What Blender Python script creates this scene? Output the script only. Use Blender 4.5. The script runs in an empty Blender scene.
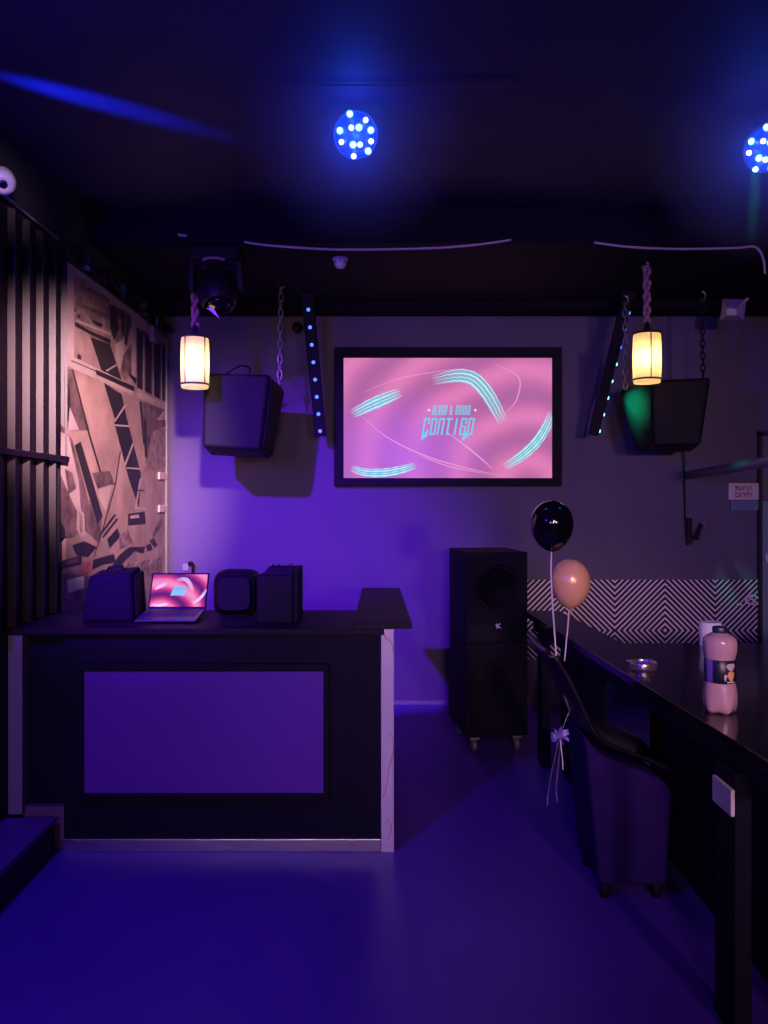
import bpy, bmesh, math, random
from mathutils import Vector, Matrix, noise
random.seed(7)
C = bpy.context.scene.collection
F = 770.0; CX = 384.0; HY = 500.0; EYE = 1.6
PI = math.pi

def at(px, py, d):
    return Vector(((px-CX)/F*d, d, EYE-(py-HY)/F*d))

# ------------------------------------------------------------------ materials
def mat(name, col, rough=0.5, metal=0.0, emit=None, estr=0.0, noise_amt=0.0, noise_scale=8.0, coat=0.0, trans=0.0, spec=0.5, bump=0.0, bump_scale=40.0):
    m = bpy.data.materials.new(name); m.use_nodes = True
    nt = m.node_tree; b = nt.nodes['Principled BSDF']
    b.inputs['Base Color'].default_value = (*col, 1)
    b.inputs['Roughness'].default_value = rough
    b.inputs['Metallic'].default_value = metal
    b.inputs['Specular IOR Level'].default_value = spec
    b.inputs['Coat Weight'].default_value = coat
    b.inputs['Coat Roughness'].default_value = 0.1
    b.inputs['Transmission Weight'].default_value = trans
    if emit:
        b.inputs['Emission Color'].default_value = (*emit, 1)
        b.inputs['Emission Strength'].default_value = estr
    if noise_amt or bump:
        tc = nt.nodes.new('ShaderNodeTexCoord')
    if noise_amt:
        n = nt.nodes.new('ShaderNodeTexNoise'); n.inputs['Scale'].default_value = noise_scale
        n.inputs['Detail'].default_value = 6
        nt.links.new(tc.outputs['Object'], n.inputs['Vector'])
        r = nt.nodes.new('ShaderNodeValToRGB')
        r.color_ramp.elements[0].position = 0.3; r.color_ramp.elements[1].position = 0.7
        r.color_ramp.elements[0].color = (*[c*(1-noise_amt) for c in col], 1)
        r.color_ramp.elements[1].color = (*[min(1, c*(1+noise_amt)) for c in col], 1)
        nt.links.new(n.outputs['Fac'], r.inputs['Fac'])
        nt.links.new(r.outputs['Color'], b.inputs['Base Color'])
    if bump:
        n2 = nt.nodes.new('ShaderNodeTexNoise'); n2.inputs['Scale'].default_value = bump_scale
        nt.links.new(tc.outputs['Object'], n2.inputs['Vector'])
        bp = nt.nodes.new('ShaderNodeBump'); bp.inputs['Strength'].default_value = bump; bp.inputs['Distance'].default_value = 0.01
        nt.links.new(n2.outputs['Fac'], bp.inputs['Height'])
        nt.links.new(bp.outputs['Normal'], b.inputs['Normal'])
    return m

M = {}
M['floor'] = mat('floor_epoxy', (0.10, 0.025, 0.36), 0.40, noise_amt=0.08, noise_scale=2.0)
M['wall'] = mat('wall_paint', (0.125, 0.098, 0.165), 0.75, noise_amt=0.07, noise_scale=1.5, bump=0.05)
M['wallside'] = mat('side_wall_paint', (0.025, 0.022, 0.03), 0.8, noise_amt=0.1)
M['ceil'] = mat('ceiling_black', (0.013, 0.011, 0.045), 0.7, noise_amt=0.15, noise_scale=3)
M['soffit'] = mat('soffit_black', (0.007, 0.006, 0.013), 0.8, spec=0.15)
M['black'] = mat('black_laminate', (0.005, 0.004, 0.016), 0.6, noise_amt=0.1, spec=0.18)
M['top'] = mat('dark_worktop', (0.016, 0.011, 0.018), 0.55, noise_amt=0.15, spec=0.18)
M['slab'] = mat('brown_black_slab', (0.026, 0.018, 0.024), 0.6, noise_amt=0.1, spec=0.18)
M['satin'] = mat('black_satin', (0.007, 0.005, 0.014), 0.65, noise_amt=0.1, spec=0.18)
M['matte'] = mat('black_matte', (0.006, 0.004, 0.015), 0.75, noise_amt=0.2, noise_scale=30, spec=0.18)
M['spk'] = mat('speaker_black', (0.0065, 0.005, 0.0095), 0.6, noise_amt=0.1, noise_scale=20, spec=0.18)
M['grille'] = mat('speaker_grille', (0.007, 0.005, 0.015), 0.8, noise_amt=0.3, noise_scale=150, bump=0.3, bump_scale=220, spec=0.18)
M['glossblack'] = mat('gloss_black', (0.008, 0.008, 0.012), 0.12, coat=0.5)
M['table'] = mat('table_top_black', (0.010, 0.007, 0.011), 0.14, noise_amt=0.1)
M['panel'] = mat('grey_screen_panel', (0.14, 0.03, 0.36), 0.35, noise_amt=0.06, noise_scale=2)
M['alu'] = mat('aluminium', (0.62, 0.55, 0.58), 0.3, 1.0, bump=0.12, bump_scale=14)
M['alupost'] = mat('polished_aluminium', (0.92, 0.82, 0.86), 0.3, 0.4, bump=0.35, bump_scale=9)
M['dimpipe'] = mat('dim_brown_pipe', (0.09, 0.07, 0.07), 0.6, spec=0.2)
M['bodyfab'] = mat('dark_blue_fabric', (0.022, 0.006, 0.085), 0.8, spec=0.1, noise_amt=0.15, noise_scale=25)
M['reflection_streak'] = mat('reflection_paint', (1.0, 0.78, 0.42), 0.25, 0.3)
M['ash'] = mat('ashtray_metal', (0.8, 0.66, 0.85), 0.22, 0.9)
M['alud'] = mat('dull_aluminium', (0.30, 0.27, 0.29), 0.5, 0.3)
M['kick'] = mat('brown_kickboard', (0.16, 0.09, 0.13), 0.6, noise_amt=0.1)
M['step'] = mat('step_paint', (0.13, 0.05, 0.28), 0.5, noise_amt=0.08)
M['stepr'] = mat('step_riser', (0.02, 0.012, 0.02), 0.6)
M['metal_corr'] = mat('corrugated_steel', (0.012, 0.0045, 0.014), 0.45, 0.25, noise_amt=0.15, noise_scale=4)
M['chrome'] = mat('chrome', (0.8, 0.78, 0.8), 0.15, 1.0)
M['steel'] = mat('dull_steel', (0.5, 0.46, 0.48), 0.35, 1.0)
M['white'] = mat('white_plastic', (0.75, 0.68, 0.7), 0.45, noise_amt=0.03)
M['paper'] = mat('white_paper', (0.8, 0.76, 0.8), 0.8, noise_amt=0.03)
M['cable'] = mat('pale_cable', (0.55, 0.46, 0.5), 0.6)
M['rope'] = mat('pink_jute_rope', (0.38, 0.2, 0.2), 0.9, noise_amt=0.35, noise_scale=60)
M['ring'] = mat('dark_lantern_ring', (0.03, 0.02, 0.03), 0.4, 0.3)
M['string'] = mat('white_ribbon_string', (0.75, 0.62, 0.75), 0.5)
M['foil'] = mat('purple_foil_ribbon', (0.42, 0.3, 0.75), 0.22, 0.5)
M['bblack'] = mat('black_balloon', (0.003, 0.002, 0.006), 0.06, coat=0.6)
M['bgold'] = mat('pearl_gold_balloon', (0.85, 0.46, 0.25), 0.27, 0.12, coat=0.4)
M['teal'] = mat('pale_teal_door', (0.22, 0.32, 0.38), 0.5)
M['doord'] = mat('dark_door_frame', (0.02, 0.02, 0.03), 0.5)
M['doorp'] = mat('grey_door_panel', (0.15, 0.13, 0.18), 0.6)
M['pipe'] = mat('dark_pipe', (0.14, 0.14, 0.16), 0.35, 0.2)
M['signw'] = mat('sign_white', (0.72, 0.60, 0.62), 0.6)
M['signr'] = mat('sign_red_letters', (0.22, 0.03, 0.06), 0.6)
M['signc'] = mat('sign_cyan', (0.16, 0.25, 0.36), 0.5)
M['signcl'] = mat('sign_cyan_line', (0.07, 0.12, 0.2), 0.5)
M['plugp'] = mat('pink_plug', (0.5, 0.12, 0.22), 0.5)
M['juice'] = mat('pink_juice', (0.52, 0.30, 0.36), 0.22, coat=0.6, noise_amt=0.05)
M['label'] = mat('bottle_label', (0.012, 0.012, 0.03), 0.35)
M['labv'] = mat('bottle_label_violet', (0.16, 0.08, 0.45), 0.35)
M['labo'] = mat('bottle_label_orange', (0.75, 0.36, 0.14), 0.4)
M['labl'] = mat('bottle_label_pale', (0.55, 0.42, 0.5), 0.4)
M['cap'] = mat('navy_cap', (0.02, 0.025, 0.06), 0.4)
M['leather'] = mat('black_leatherette', (0.006, 0.004, 0.009), 0.34, noise_amt=0.1, spec=0.45)
M['brownfix'] = mat('dark_brown_plastic', (0.016, 0.009, 0.014), 0.45, noise_amt=0.1, spec=0.18)
M['beige'] = mat('beige_plastic', (0.7, 0.52, 0.48), 0.5)
M['led_w'] = mat('led_white_blue', (0.8, 0.9, 1), 0.3, emit=(0.72, 0.93, 1.0), estr=4)
M['led_c'] = mat('led_cyan', (0.5, 0.9, 1), 0.3, emit=(0.01, 0.42, 1.0), estr=1.0)
M['led_b'] = mat('led_blue', (0.4, 0.5, 1), 0.3, emit=(0.07, 0.19, 1.0), estr=1.8)
M['led_g'] = mat('led_green', (0.4, 1, 0.7), 0.3, emit=(0.25, 1.0, 0.65), estr=2.5)
M['parlens'] = mat('par_lens_plate', (0.02, 0.03, 0.12), 0.25, emit=(0.0, 0.03, 1.0), estr=1.0)
M['parbody'] = mat('par_housing', (0.03, 0.03, 0.04), 0.4)
M['bulb'] = mat('warm_bulb', (1, 0.8, 0.5), 0.3, emit=(1.0, 0.70, 0.28), estr=30)
M['keys'] = mat('keyboard_keys', (0.03, 0.03, 0.05), 0.5)
M['lapdeck'] = mat('laptop_deck', (0.09, 0.09, 0.12), 0.35, 0.4)

def shade_mat():
    m = bpy.data.materials.new('frosted_lantern_glass'); m.use_nodes = True
    nt = m.node_tree; nt.nodes.clear()
    out = nt.nodes.new('ShaderNodeOutputMaterial')
    tr = nt.nodes.new('ShaderNodeBsdfTranslucent'); tr.inputs['Color'].default_value = (0.98, 0.84, 0.62, 1)
    df = nt.nodes.new('ShaderNodeBsdfDiffuse'); df.inputs['Color'].default_value = (0.8, 0.7, 0.6, 1)
    tp = nt.nodes.new('ShaderNodeBsdfTransparent'); tp.inputs['Color'].default_value = (1, 0.86, 0.62, 1)
    tc = nt.nodes.new('ShaderNodeTexCoord'); mp = nt.nodes.new('ShaderNodeMapping'); mp.inputs['Scale'].default_value = (60, 60, 4)
    ns = nt.nodes.new('ShaderNodeTexNoise'); ns.inputs['Scale'].default_value = 2.0
    nt.links.new(tc.outputs['Object'], mp.inputs['Vector']); nt.links.new(mp.outputs['Vector'], ns.inputs['Vector'])
    mr = nt.nodes.new('ShaderNodeMapRange'); mr.inputs[1].default_value = 0.3; mr.inputs[2].default_value = 0.7
    mr.inputs[3].default_value = 0.03; mr.inputs[4].default_value = 0.10
    nt.links.new(ns.outputs['Fac'], mr.inputs[0])
    a = nt.nodes.new('ShaderNodeMixShader'); a.inputs[0].default_value = 0.25
    nt.links.new(tr.outputs[0], a.inputs[1]); nt.links.new(df.outputs[0], a.inputs[2])
    b = nt.nodes.new('ShaderNodeMixShader')
    nt.links.new(mr.outputs[0], b.inputs[0]); nt.links.new(a.outputs[0], b.inputs[1]); nt.links.new(tp.outputs[0], b.inputs[2])
    nt.links.new(b.outputs[0], out.inputs[0])
    return m
M['shade'] = shade_mat()

def band_mat(x0, z0, half, sp):
    m = bpy.data.materials.new('chevron_wallcovering'); m.use_nodes = True
    nt = m.node_tree; b = nt.nodes['Principled BSDF']; b.inputs['Roughness'].default_value = 0.6
    g = nt.nodes.new('ShaderNodeNewGeometry'); s = nt.nodes.new('ShaderNodeSeparateXYZ')
    nt.links.new(g.outputs['Position'], s.inputs[0])
    def mth(op, a, c=None):
        n = nt.nodes.new('ShaderNodeMath'); n.operation = op
        for i, v in enumerate((a, c)):
            if v is None: continue
            if isinstance(v, (int, float)): n.inputs[i].default_value = v
            else: nt.links.new(v, n.inputs[i])
        return n.outputs[0]
    x = mth('SUBTRACT', s.outputs[0], x0)
    u = mth('PINGPONG', x, half)
    v = mth('ABSOLUTE', mth('SUBTRACT', s.outputs[2], z0))
    f = mth('MULTIPLY', mth('ADD', u, v), 1.0/sp)
    fr = mth('FRACT', f)
    st = mth('LESS_THAN', fr, 0.37)
    mx = nt.nodes.new('ShaderNodeMix'); mx.data_type = 'RGBA'
    nt.links.new(st, mx.inputs['Factor'])
    mx.inputs['A'].default_value = (0.018, 0.013, 0.022, 1); mx.inputs['B'].default_value = (0.85, 0.74, 0.84, 1)
    nt.links.new(mx.outputs['Result'], b.inputs['Base Color'])
    return m

def screen_mat(name, low, mid, hi, strength, scale=1.0, dx=0.0):
    """swirling pink picture shown by a lit screen"""
    m = bpy.data.materials.new(name); m.use_nodes = True
    nt = m.node_tree; b = nt.nodes['Principled BSDF']
    b.inputs['Base Color'].default_value = (0.02, 0.02, 0.02, 1); b.inputs['Roughness'].default_value = 0.5; b.inputs['Specular IOR Level'].default_value = 0.05
    tc = nt.nodes.new('ShaderNodeTexCoord')
    mp = nt.nodes.new('ShaderNodeMapping'); mp.inputs['Scale'].default_value = (scale, scale, scale)
    mp.inputs['Location'].default_value = (dx, 0, 0)
    nt.links.new(tc.outputs['Object'], mp.inputs['Vector'])
    w = nt.nodes.new('ShaderNodeTexWave'); w.wave_type = 'RINGS'; w.rings_direction = 'Y'
    w.inputs['Scale'].default_value = 1.1; w.inputs['Distortion'].default_value = 4.0; w.inputs['Detail'].default_value = 2; w.inputs['Detail Scale'].default_value = 0.9
    nt.links.new(mp.outputs['Vector'], w.inputs['Vector'])
    r = nt.nodes.new('ShaderNodeValToRGB')
    r.color_ramp.elements[0].color = (*low, 1); r.color_ramp.elements[1].color = (*hi, 1)
    e = r.color_ramp.elements.new(0.5); e.color = (*mid, 1)
    nt.links.new(w.outputs['Fac'], r.inputs['Fac'])
    nt.links.new(r.outputs['Color'], b.inputs['Emission Color'])
    b.inputs['Emission Strength'].default_value = strength
    return m, nt, r, b, tc

# ------------------------------------------------------------------ mesh builder
class MB:
    def __init__(s): s.bm = bmesh.new(); s.mi = 0
    def face(s, pts, mi=None, smooth=False):
        vs = [s.bm.verts.new(p) for p in pts]
        f = s.bm.faces.new(vs); f.material_index = s.mi if mi is None else mi; f.smooth = smooth
        return f
    def box(s, lo, hi, rot=None, piv=None, bev=0.0):
        lo = Vector(lo); hi = Vector(hi)
        r = bmesh.ops.create_cube(s.bm, size=1)
        vs = r['verts']
        c = (lo+hi)/2; d = hi-lo
        for v in vs:
            v.co = Vector((v.co.x*d.x, v.co.y*d.y, v.co.z*d.z)) + c
        fs = set(f for v in vs for f in v.link_faces)
        if bev:
            es = list(set(e for v in vs for e in v.link_edges))
            rr = bmesh.ops.bevel(s.bm, geom=es, offset=bev, segments=2, affect='EDGES', profile=0.5)
            fs = set(rr['faces']) | set(f for f in fs if f.is_valid)
            vs = list(set(v for f in fs for v in f.verts))
        for f in fs: f.material_index = s.mi
        if rot is not None:
            p = Vector(piv) if piv is not None else c
            for v in vs: v.co = rot @ (v.co-p) + p
        return s
    def hull8(s, q0, q1, bev=0.0):
        """prism between two quads with matching winding"""
        a = [s.bm.verts.new(p) for p in q0]; b = [s.bm.verts.new(p) for p in q1]
        fs = [s.bm.faces.new(a), s.bm.faces.new(b[::-1])]
        n = len(a)
        for i in range(n):
            j = (i+1) % n
            fs.append(s.bm.faces.new((a[i], b[i], b[j], a[j])))
        for f in fs: f.material_index = s.mi
        bmesh.ops.recalc_face_normals(s.bm, faces=fs)
        if bev:
            es = list(set(e for f in fs for e in f.edges))
            bmesh.ops.bevel(s.bm, geom=es, offset=bev, segments=3, affect='EDGES', profile=0.5)
        return s
    def prism(s, pts, vec, bev=0.0):
        vec = Vector(vec)
        return s.hull8([Vector(p) for p in pts], [Vector(p)+vec for p in pts], bev)
    def tube(s, pts, r, seg=8, cap=True, closed=False):
        pts = [Vector(p) for p in pts]; n = len(pts)
        rings = []; prev = None
        for i, p in enumerate(pts):
            if closed: t = pts[(i+1) % n]-pts[i-1]
            else: t = pts[min(i+1, n-1)]-pts[max(i-1, 0)]
            t.normalize()
            if prev is None:
                up = Vector((0, 0, 1)) if abs(t.z) < 0.9 else Vector((1, 0, 0))
                u = t.cross(up).normalized()
            else:
                u = (prev - t*prev.dot(t)).normalized()
            prev = u; w = t.cross(u)
            rr = r[i] if isinstance(r, (list, tuple)) else r
            rings.append([s.bm.verts.new(p+(u*math.cos(2*PI*k/seg)+w*math.sin(2*PI*k/seg))*rr) for k in range(seg)])
        rng = range(n) if closed else range(n-1)
        for i in rng:
            A = rings[i]; B = rings[(i+1) % n]
            for k in range(seg):
                f = s.bm.faces.new((A[k], A[(k+1) % seg], B[(k+1) % seg], B[k])); f.smooth = True; f.material_index = s.mi
        if cap and not closed:
            for R in (rings[0][::-1], rings[-1]):
                f = s.bm.faces.new(R); f.material_index = s.mi
        return s
    def lathe(s, prof, c=(0, 0, 0), seg=32, axis=None, smooth=True, warp=None, mifn=None):
        """profile of (r, h) turned about +Z (or about axis, a matrix)"""
        c = Vector(c); rings = []
        for (r, h) in prof:
            ring = []
            for k in range(seg):
                a = 2*PI*k/seg
                rr = r if warp is None else warp(r, h, a)
                p = Vector((rr*math.cos(a), rr*math.sin(a), h))
                if axis is not None: p = axis @ p
                ring.append(s.bm.verts.new(p+c))
            rings.append(ring)
        for i in range(len(rings)-1):
            for k in range(seg):
                f = s.bm.faces.new((rings[i][k], rings[i][(k+1) % seg], rings[i+1][(k+1) % seg], rings[i+1][k]))
                f.smooth = smooth; f.material_index = s.mi if mifn is None else mifn(i, k)
        for R, pr in ((rings[0][::-1], prof[0]), (rings[-1], prof[-1])):
            if pr[0] > 1e-5:
                f = s.bm.faces.new(R); f.material_index = s.mi
        return s
    def sphere(s, c, r, sc=(1, 1, 1), seg=20):
        rr = bmesh.ops.create_uvsphere(s.bm, u_segments=seg, v_segments=seg//2+2, radius=r)
        for v in rr['verts']:
            v.co = Vector((v.co.x*sc[0], v.co.y*sc[1], v.co.z*sc[2]))+Vector(c)
            for f in v.link_faces: f.smooth = True; f.material_index = s.mi
        return s
    def xform(s, mtx):
        for v in s.bm.verts: v.co = mtx @ v.co
        return s

def obj(name, b, mats, parent=None, world=False, label=None):
    """links the builder as one mesh object; world=True: built in world space, moved into the parent's frame"""
    me = bpy.data.meshes.new(name)
    o = bpy.data.objects.new(name, me)
    if world and parent is not None:
        root = parent; off = Vector((0, 0, 0))
        while root is not None:
            off += root.location; root = root.parent
        for v in b.bm.verts: v.co -= off
    b.bm.normal_update()
    b.bm.to_mesh(me); b.bm.free()
    for m in (mats if isinstance(mats, (list, tuple)) else [mats]):
        me.materials.append(M[m] if isinstance(m, str) else m)
    C.objects.link(o)
    if parent is not None: o.parent = parent
    if label: o['label'] = label
    return o
def struct(name, b, m, parent=None):
    o = obj(name, b, m, parent)
    if parent is None: o['kind'] = 'structure'
    return o
def tag(o, label, cat, group=None):
    o['label'] = label; o['category'] = cat
    if group: o['group'] = group
    return o
def thing(name, label, cat, loc=(0, 0, 0), rot=(0, 0, 0), group=None):
    o = bpy.data.objects.new(name, None); C.objects.link(o)
    o.empty_display_size = 0.05
    o.location = loc; o.rotation_euler = rot
    return tag(o, label, cat, group)
def dup(root, loc, rot=None, label=None, group=None):
    r = root.copy(); C.objects.link(r); r.location = loc
    if rot is not None: r.rotation_euler = rot
    if label: r['label'] = label
    if group: r['group'] = group
    for ch in list(root.children):
        c = ch.copy(); C.objects.link(c); c.parent = r
        for g in ch.children:
            d = g.copy(); C.objects.link(d); d.parent = c
    return r

# flat lettering by strokes (list of polylines in a 0..1 box)
LET = {
 'C': [[(1, .72), (1, 1), (0, 1), (0, 0), (1, 0), (1, .25)]],
 'O': [[(0, 0), (0, 1), (1, 1), (1, 0), (0, 0)]],
 'N': [[(0, 0), (0, 1), (1, 1), (1, 0)]],
 'T': [[(0, 1), (1.1, 1)], [(.45, 1), (.45, 0), (.9, 0)]],
 'I': [[(.5, 0), (.5, 1)]],
 'G': [[(1, .72), (1, 1), (0, 1), (0, 0), (1, 0), (1, .5), (.55, .5)]],
 'B': [[(0, 0), (0, 1), (.85, 1), (.85, .55), (0, .55)], [(.85, .55), (1, .5), (1, 0), (0, 0)]],
 'E': [[(1, 1), (0, 1), (0, 0), (1, 0)], [(0, .5), (.8, .5)]],
 'R': [[(0, 0), (0, 1), (1, 1), (1, .5), (0, .5)], [(.5, .5), (1, 0)]],
 'A': [[(0, 0), (0, 1), (1, 1), (1, 0)], [(0, .45), (1, .45)]],
 'D': [[(0, 0), (0, 1), (.7, 1), (1, .8), (1, .2), (.7, 0), (0, 0)]],
 '&': [[(1, 0), (.1, .8), (.4, 1), (.7, .8), (0, .3), (.3, 0), (1, .45)]],
}
def stroke(b, poly, w, mapf, mi, taper=False):
    """flat ribbon along a 2-D polyline; mapf turns (u, v) into a 3-D point"""
    n = len(poly)
    for i in range(n-1):
        a = Vector(poly[i]); c = Vector(poly[i+1]); d = c-a
        if d.length < 1e-9: continue
        d.normalize(); nn = Vector((-d.y, d.x))
        w0 = w1 = w/2
        if taper:
            w0 = w/2*math.sin(PI*(i+.25)/(n-.5)); w1 = w/2*math.sin(PI*(i+1.25)/(n-.5))
            e = 0
        else: e = w/2
        pts = [a-d*e+nn*w0, c+d*e+nn*w1, c+d*e-nn*w1, a-d*e-nn*w0]
        b.face([mapf(p.x, p.y) for p in pts[::-1]], mi)
def lettering(b, text, x0, x1, y0, y1, w, mapf, mi, gap=0.28, shear=0.18):
    """y grows upward"""
    n = len(text); cw = (x1-x0)/(n+gap*(n-1))
    h = y1-y0
    for i, ch in enumerate(text):
        if ch not in LET: continue
        ox = x0+i*cw*(1+gap)
        for pl in LET[ch]:
            q = [(ox+w/2+p[0]*(cw-w)+shear*p[1]*h, y0+w/2+p[1]*(h-w)) for p in pl]
            stroke(b, q, w, mapf, mi)

def smooth_pts(pts, n=6):
    out = []
    P = [Vector(p) for p in pts]
    for i in range(len(P)-1):
        p0 = P[max(i-1, 0)]; p1 = P[i]; p2 = P[i+1]; p3 = P[min(i+2, len(P)-1)]
        for k in range(n):
            t = k/n
            out.append(0.5*((2*p1)+(p2-p0)*t+(2*p0-5*p1+4*p2-p3)*t*t+(3*p1-p0-3*p2+p3)*t**3))
    out.append(P[-1])
    return out

# ------------------------------------------------------------------ room shell
YB = 6.04; XL = -1.72; XR = 3.5; ZC = 3.3
b = MB(); b.box((-3.4, -3.6, -0.1), (XR+.1, YB+.1, 0)); struct('floor', b, 'floor')
b = MB(); b.box((-3.4, -3.6, ZC), (XR+.1, YB+.1, ZC+.1)); struct('ceiling', b, 'ceil')
b = MB(); b.box((XL-.1, YB, 0), (XR+.1, YB+.1, ZC)); struct('wall_back', b, 'wall')
b = MB(); b.box((XL-.14, 3.3, 0), (XL, YB, ZC)); b.box((-3.4, 3.3, 0), (XL-.14, 3.42, ZC)); struct('wall_left', b, 'wallside')
b = MB(); b.box((XR, -3.6, 0), (XR+.1, YB, ZC)); struct('wall_right', b, 'wallside')
b = MB(); b.box((-3.5, -3.6, 0), (-3.4, 3.42, ZC)); struct('wall_side_left', b, 'wallside')
b = MB(); b.box((-3.5, -3.7, 0), (XR+.1, -3.6, ZC)); struct('wall_rear', b, 'wallside')
# dropped soffit along the back wall
b = MB(); b.box((XL, 4.5, 3.1), (XR, YB, ZC)); b.box((XL, 5.78, 3.04), (XR, YB, 3.1)); struct('trim_1', b, 'soffit')
# patterned band on the back wall
M['band'] = band_mat(2.2, 0.579, 0.393, 0.0448)
b = MB(); b.box((0.6, YB-.012, 0.35), (2.955, YB, 0.975)); struct('trim_2', b, 'band')
# skirting line behind the booth
b = MB(); b.box((-1.7, YB-.015, 0), (0.6, YB, 0.03)); struct('baseboard_back', b, 'alud')
# exit door at the right end of the back wall
b = MB(); b.box((2.95, YB-.03, 0), (3.45, YB, 1.59)); d = struct('door_1', b, 'teal')
b = MB(); b.box((2.95, YB-.02, 1.6), (3.45, YB, 2.1)); struct('door_panel', b, 'doorp', d)
b = MB(); b.box((2.925, YB-.04, 0), (2.95, YB, 2.12)); b.box((2.925, YB-.04, 2.1), (3.47, YB, 2.14)); struct('door_frame', b, 'doord', d)
b = MB(); b.box((2.965, YB-.06, 1.115), (3.1, YB-.03, 1.185), bev=.005); struct('door_handle', b, 'white', d)

# ------------------------------------------------------------------ left wall: corrugated steel, mural
def corrugated(y0, y1, x, z0, z1, pitch=0.145, dep=0.03):
    b = MB(); prof = []
    y = y0
    while y < y1:
        for dy, dx in ((0, 0), (.34, 0), (.42, dep), (.56, dep), (.64, 0)):
            if y+dy*pitch <= y1: prof.append((y+dy*pitch, x+dx))
        y += pitch
    for (ya, xa), (yb, xb) in zip(prof[:-1], prof[1:]):
        b.face([(xa, ya, z0), (xa, ya, z1), (xb, yb, z1), (xb, yb, z0)])
    # back and edges give the sheet its thickness
    n = len(prof)
    for i in range(n-1):
        (ya, xa), (yb, xb) = prof[i], prof[i+1]
        b.face([(x-.004, ya, z0), (x-.004, yb, z0), (x-.004, yb, z1), (x-.004, ya, z1)])
        b.face([(x-.004, ya, z1), (x-.004, yb, z1), (xb, yb, z1), (xa, ya, z1)])
        b.face([(x-.004, ya, z0), (xa, ya, z0), (xb, yb, z0), (x-.004, yb, z0)])
    for (yy, xx) in (prof[0], prof[-1]):
        b.face([(x-.004, yy, z0), (xx, yy, z0), (xx, yy, z1), (x-.004, yy, z1)])
    return b
t = tag(obj('corrugated_panel', corrugated(3.31, 4.10, XL+.006, 1.83, 2.93), 'metal_corr'), 'dark plum corrugated metal sheet above the ledge on the left wall', 'wall panel', 'corrugated wall sheets')
t = tag(obj('corrugated_panel', corrugated(3.31, 4.03, XL+.006, 1.02, 1.80), 'metal_corr'), 'dark plum corrugated metal sheet below the ledge, behind the DJ booth', 'wall panel', 'corrugated wall sheets')
b = MB(); b.box((XL+.001, 3.31, 1.80), (XL+.055, 4.08, 1.83), bev=.004)
tag(obj('wall_ledge', b, 'metal_corr'), 'thin metal ledge between the two corrugated sheets', 'ledge')
b = MB(); b.tube([(XL+.03, 3.35, 2.955), (XL+.03, 4.0, 2.955)], .008)
tag(obj('conduit', b, 'steel'), 'thin grey conduit along the top of the corrugated sheet', 'conduit')

XM = XL+.02
def mp_(px, py, off=0.0):
    d = -XM*F/(CX-px); p = at(px, py, d); return Vector((XM+off, p.y, p.z))
M['mur_base'] = mat('mural_tan', (0.40, 0.25, 0.24), 0.55, noise_amt=0.28, noise_scale=5)
M['mur_white'] = mat('mural_pale', (0.50, 0.36, 0.37), 0.55, noise_amt=0.18, noise_scale=6)
M['mur_grey'] = mat('mural_grey', (0.15, 0.085, 0.10), 0.55, noise_amt=0.6, noise_scale=11)
M['mur_dark'] = mat('mural_black', (0.025, 0.018, 0.024), 0.5, noise_amt=0.2)
M['mur_red'] = mat('mural_red', (0.45, 0.10, 0.13), 0.55, noise_amt=0.3, noise_scale=20)
M['mur_mid'] = mat('mural_mid', (0.27, 0.165, 0.175), 0.55, noise_amt=0.55, noise_scale=16)
MU = ['mur_base', 'mur_white', 'mur_grey', 'mur_dark', 'mur_red', 'mur_mid']
b = MB()
ztop = 2.885
b.box((XL, 4.115, 0.05), (XM, 6.0, ztop))
layer = [0]
def mpoly(pts, mi):
    layer[0] += 1
    off = 0.0004+layer[0]*0.00006
    q = [mp_(x, y, off) for x, y in pts]
    n = (q[1]-q[0]).cross(q[2]-q[0])
    if n.x < 0: q = q[::-1]
    b.face(q, mi)
def mline(p0, p1, w, mi):
    a = Vector(p0); c = Vector(p1); d = (c-a).normalized(); n = Vector((-d.y, d.x))*w/2
    mpoly([a+n, c+n, c-n, a-n], mi)
A_ = lambda x, y: (60+x/5.39, 240+y/5.39)
B_ = lambda x, y: (60+x/5.117, 420+y/5.117)
def pa(pts, mi): mpoly([A_(*p) for p in pts], mi)
def pb(pts, mi): mpoly([B_(*p) for p in pts], mi)
def la(p0, p1, w, mi): mline(A_(*p0), A_(*p1), w, mi)
def lb(p0, p1, w, mi): mline(B_(*p0), B_(*p1), w, mi)
# shapes inside the painted window frame
pa([(75, 200), (270, 320), (300, 620), (75, 640)], 5)
pa([(80, 470), (150, 500), (240, 740), (75, 640)], 0)
pa([(130, 250), (270, 310), (265, 335), (130, 268)], 2)
pa([(110, 342), (260, 400), (262, 428), (115, 362)], 2)
pa([(85, 425), (270, 500), (270, 515), (85, 440)], 1)
pa([(175, 430), (232, 455), (225, 472), (175, 446)], 3)
pa([(95, 398), (110, 402), (110, 424), (95, 418)], 3)
pa([(74, 368), (86, 372), (86, 390), (74, 386)], 3)
pa([(80, 440), (160, 490), (272, 535), (272, 562), (150, 502), (80, 462)], 3)
pa([(265, 345), (330, 372), (385, 405), (385, 470), (350, 520), (300, 560), (262, 430)], 2)
pa([(270, 350), (310, 365), (300, 420), (320, 480), (290, 540), (268, 470)], 3)
pa([(325, 380), (350, 395), (345, 520), (330, 500)], 3)
pa([(362, 430), (380, 440), (360, 570), (345, 560)], 3)
pa([(300, 560), (345, 540), (340, 620), (322, 700), (295, 620)], 1)
pa([(340, 620), (385, 560), (385, 720), (350, 760), (325, 720)], 2)
pa([(165, 525), (270, 562), (335, 765), (225, 715)], 3)
la((248, 706), (305, 672), 1.6, 1)
pa([(95, 610), (115, 625), (112, 645), (92, 640)], 3)
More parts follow.
